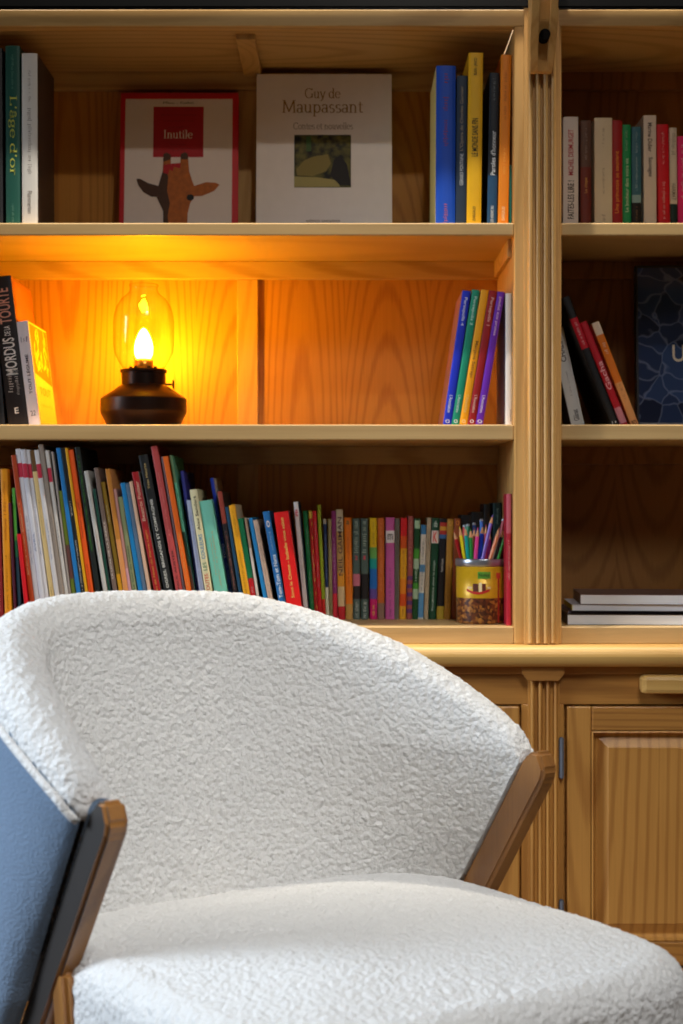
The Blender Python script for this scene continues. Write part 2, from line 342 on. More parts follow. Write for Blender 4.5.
def door(x0, x1, hx):
    z0, z1 = 0.085, ZD; fw = PX(589.5)-PX(565); y0 = -0.018
    d = bpy.data.objects.new('cabinet_door', None); COL.objects.link(d); d.parent = bc2; d.location = Vector(((x0+x1)/2, 0, z0)) - bc2.location
    base = Vector(((x0+x1)/2, 0, z0))
    def pb(name, a, m, bev=.003):
        o = box(name, *a, m, None, bev); o.data.transform(Matrix.Translation(-base)); o.parent = d; return o
    pb('door_stile', (x0, x0+fw, y0, -.0006, z0, z1), OAK_V); pb('door_stile', (x1-fw, x1, y0, -.0006, z0, z1), OAK_V)
    pb('door_rail', (x0+fw, x1-fw, y0, -.0006, z1-fw, z1), OAK_H); pb('door_rail', (x0+fw, x1-fw, y0, -.0006, z0, z0+fw), OAK_H)
    a, b, c, e = x0+fw, x1-fw, z0+fw, z1-fw
    bm = bmesh.new()
    def fr_(i, yy): return [bm.verts.new(p) for p in ((a+i, yy, c+i), (b-i, yy, c+i), (b-i, yy, e-i), (a+i, yy, e-i))]
    loops = [fr_(0, -.0185), fr_(.003, -.0195), fr_(.006, -.010), fr_(.010, -.005), fr_(.013, -.005), fr_(.030, -.013), fr_(.032, -.0145)]
    for A, B in zip(loops, loops[1:]):
        for i in range(4): bm.faces.new([A[i], A[(i+1) % 4], B[(i+1) % 4], B[i]])
    bm.faces.new(loops[-1])
    o = obj('raised_panel', bm, OAK_V); o.data.transform(Matrix.Translation(-base)); o.parent = d
    for zc in ((PZ(758, -.02), 0.17) if hx is not None else ()):
        bm = bmesh.new(); tube(bm, [(hx, -.019, zc-.036), (hx, -.019, zc+.036)], .0048, 12); tube(bm, [(hx, -.019, zc-.038), (hx, -.019, zc+.038)], .0032, 12)
        o = obj('hinge', bm, STEEL); o.data.transform(Matrix.Translation(-base)); o.parent = d
xm = (XR0+XR1)/2
door(PX(565.5), xm-.002, PX(561.5, -.02)); door(xm+.002, XR1-.003, XR1+.002)
xml = (XL0+XL1)/2
door(xml+.002, PX(518.5), None); door(XL0+.004, xml-.002, XL0)
# pull-out slide front with rounded edges
for x0, x1 in ((PX(641, -.035), PX(641, -.035)+.42), (XL0+.25, XL0+.67)):
    bm = bmesh.new(); z0, z1 = PZ(694, -.04), PZ(675.5, -.04)
    bx(bm, x0, x1, -0.046, -0.0122, z0, z1, 0, 0.008)
    wmesh(obj('slide_pull', bm, COUNTER), bc2)

# ladder rail and its wooden bracket
rz0, rz1 = 2.071, 2.089
rail = box('ladder_rail', XL0-UT, XR1+UT, -0.053, -0.047, rz0, rz1, BLACK, None, 0.002)
tag(rail, 'flat black metal ladder rail running above the top of the bookcase', 'rail')
def bracket(xc, label):  # web face lies at y = -.070
    e = empty('rail_bracket', (xc, -0.0235, PZ(72)), label, 'bracket', 'wooden brackets holding the ladder rail')
    zb = PZ(75, -.03) - e.location.z; zt = rz1 + .03 - e.location.z
    def prof(sh):
        return [(-.0002, zb+.012), (-.0002, zt), (-.078+sh, zt), (-.078+sh, zb+.118), (-.070+sh, zb+.085), (-.050+sh, zb+.050), (-.036+sh*.6, zb+.020), (-.022, zb+.003), (-.010, zb)]
    for nm, a, b, sh in (('cheek', -.0245, -.0100, 0), ('web', -.0100, .0095, .014), ('cheek', .0095, .0225, 0)):
        bm = bmesh.new(); prism(bm, prof(sh), 'X', a, b)
        es = [ed for ed in bm.edges]; bmesh.ops.bevel(bm, geom=es, offset=.0016, segments=2, affect='EDGES')
        for v in bm.verts:
            if v.co.z < zb+.05: v.co.x *= 1 - .16*min(1, (zb+.05-v.co.z)/.05)
        obj(nm, bm, PINE_V, e)
    bm = bmesh.new(); yy = -.0515; zz = PZ(34, -.09) - e.location.z
    tube(bm, [(0, yy-.0150, zz), (0, yy+.012, zz)], .0098, 20)
    obj('hole_disc', bm, mat('bolt_hole', '0A0706', 0.95, 0, .05, 60, 0, 0.05), e)  # black disc, its colour stands in for the darkness inside a hole
bracket(PX(543.0, -.06), 'grooved pine bracket with dark bolt at the top of the middle fluted upright')

# ------------------------------------------------------------------ books
PAGES = {}
def pages_mat(c='D8CFBC', axis=0):
    key = (c, axis)
    if key in PAGES: return PAGES[key]
    m = bpy.data.materials.new('page_edges'); m.use_nodes = True; nt = m.node_tree; b = nt.nodes['Principled BSDF']
    tc = nt.nodes.new('ShaderNodeTexCoord'); mp = nt.nodes.new('ShaderNodeMapping'); s = [3, 3, 3]; s[axis] = 1500
    mp.inputs['Scale'].default_value = s; nz = nt.nodes.new('ShaderNodeTexNoise'); nz.inputs['Scale'].default_value = 1
    nt.links.new(tc.outputs['Object'], mp.inputs[0]); nt.links.new(mp.outputs[0], nz.inputs['Vector'])
    mx = nt.nodes.new('ShaderNodeMix'); mx.data_type = 'RGBA'; cc = lin(c); mx.inputs['A'].default_value = tuple(v*.75 for v in cc[:3])+(1,); mx.inputs['B'].default_value = cc
    nt.links.new(nz.outputs['Fac'], mx.inputs['Factor']); nt.links.new(mx.outputs['Result'], b.inputs['Base Color']); b.inputs['Roughness'].default_value = .8
    PAGES[key] = m; return m
def book_body(root, wd, dp, ht, col, bands=(), side=None, hard=False, x0=0.0, pagec='D8CFBC'):
    """upright book, spine towards -Y; x from x0 to x0+wd"""
    t = min(.0022 if hard else .0009, wd*.2); ov = .003 if hard else .0
    mats = [paper(col)]; bm = bmesh.new(); x1 = x0+wd; sd = 0
    if side: mats.append(paper(side)); sd = 1
    cuts = []; z = 0.0
    for a, b, c in sorted(bands):
        if a*ht > z + 1e-5: cuts.append((z, a*ht, 0))
        mm = paper(c)
        if mm not in mats: mats.append(mm)
        cuts.append((a*ht, b*ht, mats.index(mm))); z = b*ht
    if z < ht - 1e-5: cuts.append((z, ht, 0))
    bul = min(wd*.12, .0018) if not hard else min(wd*.18, .003)
    for a, b, mi in cuts:
        n = 6; pts = [(x0, t*1.2)] + [(x0 + wd*k/n, -bul*math.sin(math.pi*k/n)**.6 if 0 < k < n else 0.0) for k in range(n+1)] + [(x1, t*1.2)]
        prism(bm, pts, 'Z', a, b, mi)
    bx(bm, x0, x0+t, t*1.2, dp, 0, ht, sd); bx(bm, x1-t, x1, t*1.2, dp, 0, ht, sd)
    obj('cover', bm, mats, root)
    bm = bmesh.new(); bx(bm, x0+t*1.02, x1-t*1.02, t*1.25, dp-ov-.0005, ov+.0004, ht-ov-.0006)
    obj('page_block', bm, pages_mat(pagec), root)
    return bul
def spine_text(root, s, t0, t1, hf, col, d, wd, ht, x0, bul, off=0.0):
    L = (t1-t0)*ht; H = wd*hf; V, Fc, gw, gh = getg(s, L/max(H, 1e-5))
    su, sv = L/gw, H/gh; xc = x0+wd*(.5+off); y = -bul-.00035
    if d == 'u': P = [(xc + H/2 - v[1]*sv, y, t0*ht + v[0]*su) for v in V]
    elif d == 'd': P = [(xc - H/2 + v[1]*sv, y, t1*ht - v[0]*su) for v in V]
    else:        # horizontal on the spine: width hf, height t1-t0
        su, sv = H/gw, L/gh; P = [(xc - H/2 + v[0]*su, y, t0*ht + v[1]*sv) for v in V]
    me = bpy.data.meshes.new('spine_lettering'); me.from_pydata(P, [], Fc); link('spine_lettering', me, root, [ink(col)])
def B(label, xt, yt, xr, yr, w, col, **k): return dict(label=label, xt=xt, yt=yt, xr=xr, yr=yr, w=w, col=col, **k)
def row(specs, zs, group, limits):
    prev = None
    lo, hi = limits
    for s in specs:
        r = s.get('rec', .1); k = (D0+r)/F; pyb = 512 + (CZ-zs)/k
        xb = s['xt'] + (s['xr']-s['xt'])*(pyb-s['yt'])/(s['yr']-s['yt'])
        Hh = (pyb-s['yt'])*k; a = (s['xt']-xb)*k; m = a/Hh; wx = s['w']*k
        xl = (xb-341.5)*k - wx/2; xr_ = xl+wx
        free = s.get('free')
        if xl < lo+.0005: xl = lo+.0005
        if prev and not free:
            pr, pm, ph = prev
            if xl < pr+.0004: xl = pr+.0004
            hh = min(ph, Hh)
            if xl+m*hh < pr+pm*hh+.0004: m = (pr+pm*hh+.0004-xl)/hh
        wx = max(wx*.62, min(wx, xr_-xl))
        if xl+wx+max(0, m*Hh) > hi-.0005:
            over = xl+wx+max(0, m*Hh)-hi+.0006
            if m > 0: m = max(prev[1] if prev else 0, m-over/Hh) if False else m; wx = max(wx*.75, wx-over)
            else: wx = max(wx*.6, wx-over)
        th = math.atan(m); c = math.cos(th); wd = wx*c; ht = Hh/c - (wd*abs(math.tan(th)))*.5
        dp = min(s.get('dep', .2), DEP-.022-r)
        left = m <= 0
        root = empty('book', (xl if left else xl+wx, r, zs+.0002), s['label'], 'book', group, (0, th, 0))
        x0 = 0.0 if left else -wd
        bul = book_body(root, wd, dp, ht, s['col'], s.get('bands', ()), s.get('side'), s.get('hard', False), x0, s.get('pg', 'D8CFBC'))
        for t in s.get('txt', ()): spine_text(root, *t[:6], wd, ht, x0, bul, *(t[6:]))
        if not free: prev = (xl+wx, m, Hh)
        s['root'] = root; s['dims'] = (x0, wd, dp, ht)
WH = 'E8E4DC'
# --- top shelf, left bay
G1 = 'books on the top shelf'
top_left = [
 B('black book at the far left end of the top shelf', -5, 48, -4, 222, 14, '1B1B20', rec=.030, dep=.16),
 B("dark green book titled L'age d'or in pale yellow lettering", 12.5, 46, 13.2, 222, 14, '1E5A4E', rec=.030, dep=.17, txt=[("#L'âge d'or", .28, .72, .62, 'D5D85A', 'd'), ('~a', .76, .95, .2, '6FA08F', 'd'), ('~b', .02, .12, .2, '6FA08F', 'd')]),
 B('white paperback with grey spine title, right of the dark green book', 29.5, 53.5, 30, 222, 15.5, 'E6E2DC', rec=.030, dep=.17, side='3B2C22', txt=[('~La finale des ombres', .30, .68, .30, '8A7F78', 'd'), ('~cc', .72, .9, .2, '9A8F88', 'd'), ('Flammarion', .07, .2, .28, '8A7F78', 'd')]),
]
row(top_left, Z2T, G1, (XL0, XL1))
top_right = [
 B('thick cobalt blue book with pale yellow cover, left of the dark blue-grey spine', 446, 66, 445.3, 222, 19.5, '0F4FC8', rec=.038, dep=.20, side='E8D98A', hard=True, txt=[('~d1', .72, .95, .3, 'A03A50', 'u'), ('~d2', .5, .66, .25, 'A03A50', 'u'), ('~d3', .02, .14, .25, 'C86A7A', 'u')]),
 B('dark blue-grey book with pale upright lettering, between the cobalt blue and the tall yellow book', 462.3, 76, 461, 222, 10.5, '24344A', rec=.036, dep=.18, txt=[("L'Opera de Charles Garnier", .5, .93, .38, '9A8A78', 'u'), ('GERARD FONTAINE', .27, .48, .34, 'C9CDD4', 'u')]),
 B('tall bright yellow book titled Le Monde sans fin', 475.6, 53, 473.5, 222, 15, 'F2B90C', rec=.032, dep=.21, side='D9A20C', txt=[('LE MONDE SANS FIN', .40, .62, .42, '2A2208', 'u'), ('BLAIN - JANCO', .87, .97, .28, '5A4508', 'u'), ('DARGAUD', .03, .11, .2, '5A4508', 'u')]),
 B("navy and blue book titled Paroles d'honneur, left of the orange one", 494.5, 73, 491.8, 222, 9.5, '1E4C72', rec=.032, dep=.21, side='0E1622', bands=[(.33, 1, '141C28')], txt=[("#Paroles d'honneur".replace('P','p').replace('h','n') if False else "Paroles d'honneur", .33, .62, .52, 'D8DCE0', 'u'), ('~e1', .82, .96, .3, '8A929A', 'u'), ('LES ARENES BD', .02, .13, .3, 'D8DCE0', 'u')]),
 B('tall orange book leaning right near the fluted upright on the top shelf', 506.3, 55, 503, 222, 10.3, 'F08A12', rec=.030, dep=.21, txt=[('~f1', .3, .45, .3, 'FFB84A', 'u'), ('DARGAUD', .03, .11, .3, 'FFE0B0', 'u'), ('~f2', .62, .9, .3, 'B8600A', 'u')]),
 B('thin teal book squeezed against the upright, right of the orange book', 510.6, 165, 510.5, 222, 2.3, '1D7A6E', rec=.036, dep=.15),
]
row(top_right, Z2T, G1, (XL0, XL1))
# --- top shelf, right bay
G2 = 'books on the top shelf of the right bay'
rb_top = [
 B('white paperback titled Faites-les lire, first from the fluted upright', 570.7, 117, 570.7, 222, 15, 'ECE4E2', rec=.13, dep=.14, txt=[('FAITES-LES LIRE !', .04, .40, .42, '1A1A1A', 'u'), ('MICHEL DESMURGET', .45, .88, .34, 'C2223A', 'u')]),
 B('brown and maroon paperback with small gold title, second from the upright', 586, 120.5, 586, 222, 10.5, '7A2E20', rec=.14, dep=.14, bands=[(.55, 1, '6A4A3C')], txt=[('~g1', .62, .92, .25, 'B8A090', 'u'), ('Le chapo', .30, .45, .36, 'E0A050', 'u')]),
 B('thick cream paperback with tiny grey print on the spine', 603.2, 118, 603.4, 222, 17.5, 'E6D9BE', rec=.13, dep=.14, txt=[('~h1', .72, .9, .15, '9A8A72', 'u'), ('~h2', .28, .52, .15, '9A8A72', 'u'), ('~h3', .02, .08, .2, '9A8A72', 'u')]),
 B('dark red book titled Une princesse se souvient in gold', 617, 120.5, 617.3, 222, 10, 'A81C1C', rec=.13, dep=.14, txt=[('Une princesse se souvient', .10, .70, .5, 'E8902C', 'u')]),
 B('green paperback with pale title, right of the dark red one', 626.5, 125, 626.8, 222, 8.3, '1F9A5A', rec=.13, dep=.13, txt=[('Le bonheur dans votre vie', .12, .66, .42, 'C8E0C0', 'u'), ('~i1', .74, .94, .3, 'A0C8A8', 'u')]),
 B('slate blue paperback with a black lower spine and pale lettering', 636.3, 127, 636.6, 222, 9.2, '3F7186', rec=.13, dep=.13, bands=[(0, .22, '1A1412'), (.22, .30, '8FB0B8')], txt=[('~j1', .35, .95, .28, 'B8D0D8', 'u'), ('~j2', .04, .18, .25, 'C08A50', 'u')]),
 B('cream paperback titled Sauvages, taller than its neighbours', 649.7, 115.5, 650.2, 222, 12.6, 'E6D8CC', rec=.13, dep=.14, txt=[('Marine Didier', .66, .93, .34, '5A4A42', 'd'), ('Sauvages', .43, .61, .42, '4A3A34', 'd')]),
 B('red paperback with white script beside the cream Sauvages book', 662.5, 124.5, 664.2, 222, 11.6, 'D80F22', rec=.13, dep=.13, txt=[('~k1', .6, .92, .25, 'F0B0B0', 'u'), ('~k2', .05, .42, .3, 'F4D0D0', 'u')]),
 B('small cream paperback with dark green foot band', 672.3, 128, 673.2, 222, 8.4, 'E0D2C4', rec=.13, dep=.12, bands=[(0, .21, '16302A')], txt=[('~l1', .72, .94, .55, '9A8C80', 'd'), ('HARMAT', .25, .42, .6, '8A7C70', 'd')]),
 B('hot pink paperback at the right edge of the top shelf', 682.5, 136.5, 683.2, 222, 10, 'F01B78', rec=.13, dep=.12, txt=[('~m1', .3, .9, .4, 'F8D0E0', 'u')]),
]
for q in rb_top:      # the foot of each spine is hidden behind the shelf edge
    q['txt'] = [(t[0], .10+.9*t[1], .10+.9*t[2]) + tuple(t[3:]) for t in q.get('txt', ())]
    q['bands'] = [(.10+.9*a if a > 0 else 0, .10+.9*b, c) for a, b, c in q.get('bands', ())]
row(rb_top, Z2T, G2, (XR0, XR1))
# --- middle shelf
G3 = 'books on the middle shelf'
mid_left = [
 B('black book mostly cut off at the left end of the lamp shelf', -9, 330, -1, 424, 12, '15161C', rec=.045, dep=.18),
 B('thick black book titled Mordus de la tourte leaning left', -7.2, 276.6, 18.4, 424, 20, '241C1C', rec=.045, dep=.19, side='8A4A1C', txt=[('MORDUS', .335, .585, .60, 'F0E8E2', 'u'), ('DE LA', .60, .665, .30, 'F0E8E2', 'u'), ('TOURTE', .68, .92, .60, 'E8A088', 'u'), ('~n1', .22, .36, .3, 'C8BCB4', 'u', -.15), ('~n2', .2, .36, .2, 'C8BCB4', 'u', .2), ('E', .075, .115, .2, 'F0E8E2', 'h')]),
 B('white-spined book titled Tout legume with a yellow cover, beside the lamp', 18.2, 321.4, 34.6, 424, 11.4, 'E9DDE0', rec=.045, dep=.18, side='EBC25A', txt=[('TOUT LÉGUME', .30, .68, .34, '4A3C44', 'u'), ('~o1', .8, .85, .6, '7A6A74', 'h'), ('22', .09, .14, .45, '8A7A80', 'h')]),
]
row(mid_left, Z1T, G3, (XL0, XL1))
# cover art of the two food books: coloured shapes printed on the right-hand covers
def side_art(s, shapes):
    x0, wd, dp, ht = s['dims']; X = x0+wd+.0004
    for nm, pts, c in shapes:
        me = bpy.data.meshes.new(nm); me.from_pydata([(X, p[0]*dp, p[1]*ht) for p in pts], [], [tuple(range(len(pts)))]); link(nm, me, s['root'], [ink(c)])
rr_ = random.Random(4)
side_art(mid_left[1], [('cover_picture', [(.08,.55),(.95,.5),(.95,.97),(.08,.97)], 'B4551E')])
def leaf(u, v, a, l, wd_):
    pts = []
    for k in range(12):
        t = 2*math.pi*k/12; p, q = l*math.cos(t), wd_*math.sin(t); pts.append((u+p*math.cos(a)-q*math.sin(a), v+p*math.sin(a)*.6+q*math.cos(a)*.6))
    return pts
side_art(mid_left[2], [('cover_picture', [(.05,.50),(.97,.43),(.97,.98),(.05,.98)], '9A6A10')])
x0_, wd_, dp_, ht_ = mid_left[2]['dims']
me = bpy.data.meshes.new('cover_leaves'); V = []; Fc = []
for i in range(34):
    pts = leaf(rr_.uniform(.16, .86), rr_.uniform(.54, .92), rr_.uniform(.6, 2.2), rr_.uniform(.06, .13), .025); b = len(V)
    V += [(x0_+wd_+.0007+i*.00001, p[0]*dp_, p[1]*ht_) for p in pts]; Fc.append(tuple(range(b, b+12)))
me.from_pydata(V, [], Fc); link('cover_leaves', me, mid_left[2]['root'], [ink('F0C030')])
for i, (v0, v1) in enumerate(((.30, .38), (.18, .22))):
    V, Fc, gw, gh = getg('TOUT' if i == 0 else '~art', 8)
    me = bpy.data.meshes.new('cover_lettering'); me.from_pydata([(x0_+wd_+.0008, (.2+.6*v[0]/gw)*dp_, (v0+(v1-v0)*v[1]/gh)*ht_) for v in V], [], Fc); link('cover_lettering', me, mid_left[2]['root'], [ink('C89A40')])
AS = "L'Association"
mid_right = [
 B('cobalt blue comic numbered 4 leaning right, mauve cover showing, first of the leaning comics', 466.7, 291, 447.4, 422, 8.4, '1530C8', rec=.030, dep=.17, side='8A5A58', txt=[('Persepolis 4', .74, .95, .5, 'D8DCF0', 'd'), (AS, .09, .22, .42, 'D8DCF0', 'd'), ('O', .012, .038, .5, 'F0F0F0', 'h')]),
 B('green comic numbered 3 leaning right between the blue and the amber comic', 476, 290, 455.4, 422, 8.0, '0F9070', rec=.030, dep=.17, txt=[('Persepolis 3', .74, .95, .5, 'C8E8DC', 'd'), (AS, .09, .22, .42, 'C8E8DC', 'd'), ('O', .012, .038, .5, 'F0F0F0', 'h')]),
 B('amber yellow comic in the middle of the five leaning comics', 485, 290, 463.5, 422, 7.8, 'F5A50A', rec=.030, dep=.17, txt=[('Marjane Satrapi', .35, .62, .5, '8A5208', 'd'), (AS, .09, .22, .42, 'F8D070', 'd'), ('O', .012, .038, .5, 'F8E0A0', 'h')]),
 B('dark red comic numbered 1 leaning right between the amber and the purple comic', 493.2, 291, 471.7, 422, 7.8, '9A0C14', rec=.030, dep=.17, txt=[('Persepolis 1', .74, .95, .5, 'E8B8B0', 'd'), (AS, .09, .22, .42, 'E8B8B0', 'd'), ('O', .012, .038, .5, 'F0F0F0', 'h')]),
 B('purple comic with pale title, last of the five leaning comics', 501.7, 292, 480, 422, 8.2, '6A1FB0', rec=.030, dep=.17, txt=[('poulet aux prunes', .67, .96, .5, 'E0B8D8', 'd'), (AS, .09, .22, .42, 'E8D8F0', 'd'), ('O', .012, .038, .6, 'F0F0F0', 'h')]),
 B('upright white book standing against the upright behind the leaning comics', 509.8, 293.5, 509.9, 422, 8.6, 'E9E3DE', rec=.030, dep=.17, txt=[('~p1', .78, .9, .16, '8A7A70', 'u', .3), ('~p2', .38, .48, .2, '6A5A50', 'u', .3), ('SATRAPI', .03, .12, .2, '6A5A50', 'u', .3)]),
]
# leaning comics: keep the parallel lean, the upright book stands behind them (deeper on the shelf)
row(mid_right[5:], Z1T, G3, (XL0, XL1))
row(mid_right[:5], Z1T, G3, (XL0, PX(505.3, .03)))
# --- middle shelf, right bay
G4 = 'leaning books on the middle shelf of the right bay'
rb_mid = [
 B('white-spined book with black lettering leaning on the bay side', 556.5, 328, 577.7, 424, 13.4, 'D9D6D2', rec=.16, dep=.09, side='0C0C0E', txt=[('CHALEUR', .66, .96, .42, '202020', 'u'), ('~q1', .32, .56, .12, '5A5A5A', 'u'), ('Glénat', .07, .18, .42, '151515', 'u')]),
 B('tall black book with a red label across its spine', 565.3, 297, 614.3, 423, 8.3, '15161A', rec=.10, dep=.19, side='060607', bands=[(.60, .835, 'C8102A')], txt=[('~r1', .63, .80, .4, 'F0C8C8', 'd'), ('~r2', .02, .04, .6, 'E0E0E0', 'h')]),
 B('crimson book with white script, between the black and the orange one', 583.3, 322, 623.5, 423, 7.6, 'C20F26', rec=.10, dep=.16, bands=[(.03, .18, 'D88A9A')], txt=[('Gacha', .35, .62, .7, 'F0C0C4', 'u')]),
 B('orange and white striped spine leaning rightmost beside the large dark cover', 595.2, 322.5, 634.2, 423, 8.2, 'F0A868', rec=.10, dep=.15, bands=[(.88, 1, 'F0D8C0'), (.42, .88, 'F08020')], txt=[('~s1', .26, .40, .35, 'B06A30', 'u'), ('BD', .015, .055, .6, '703010', 'h'), ('~s2', .7, .8, .5, 'F8E0C8', 'u')]),
]
row(rb_mid, Z1T, G4, (XR0, XR1))
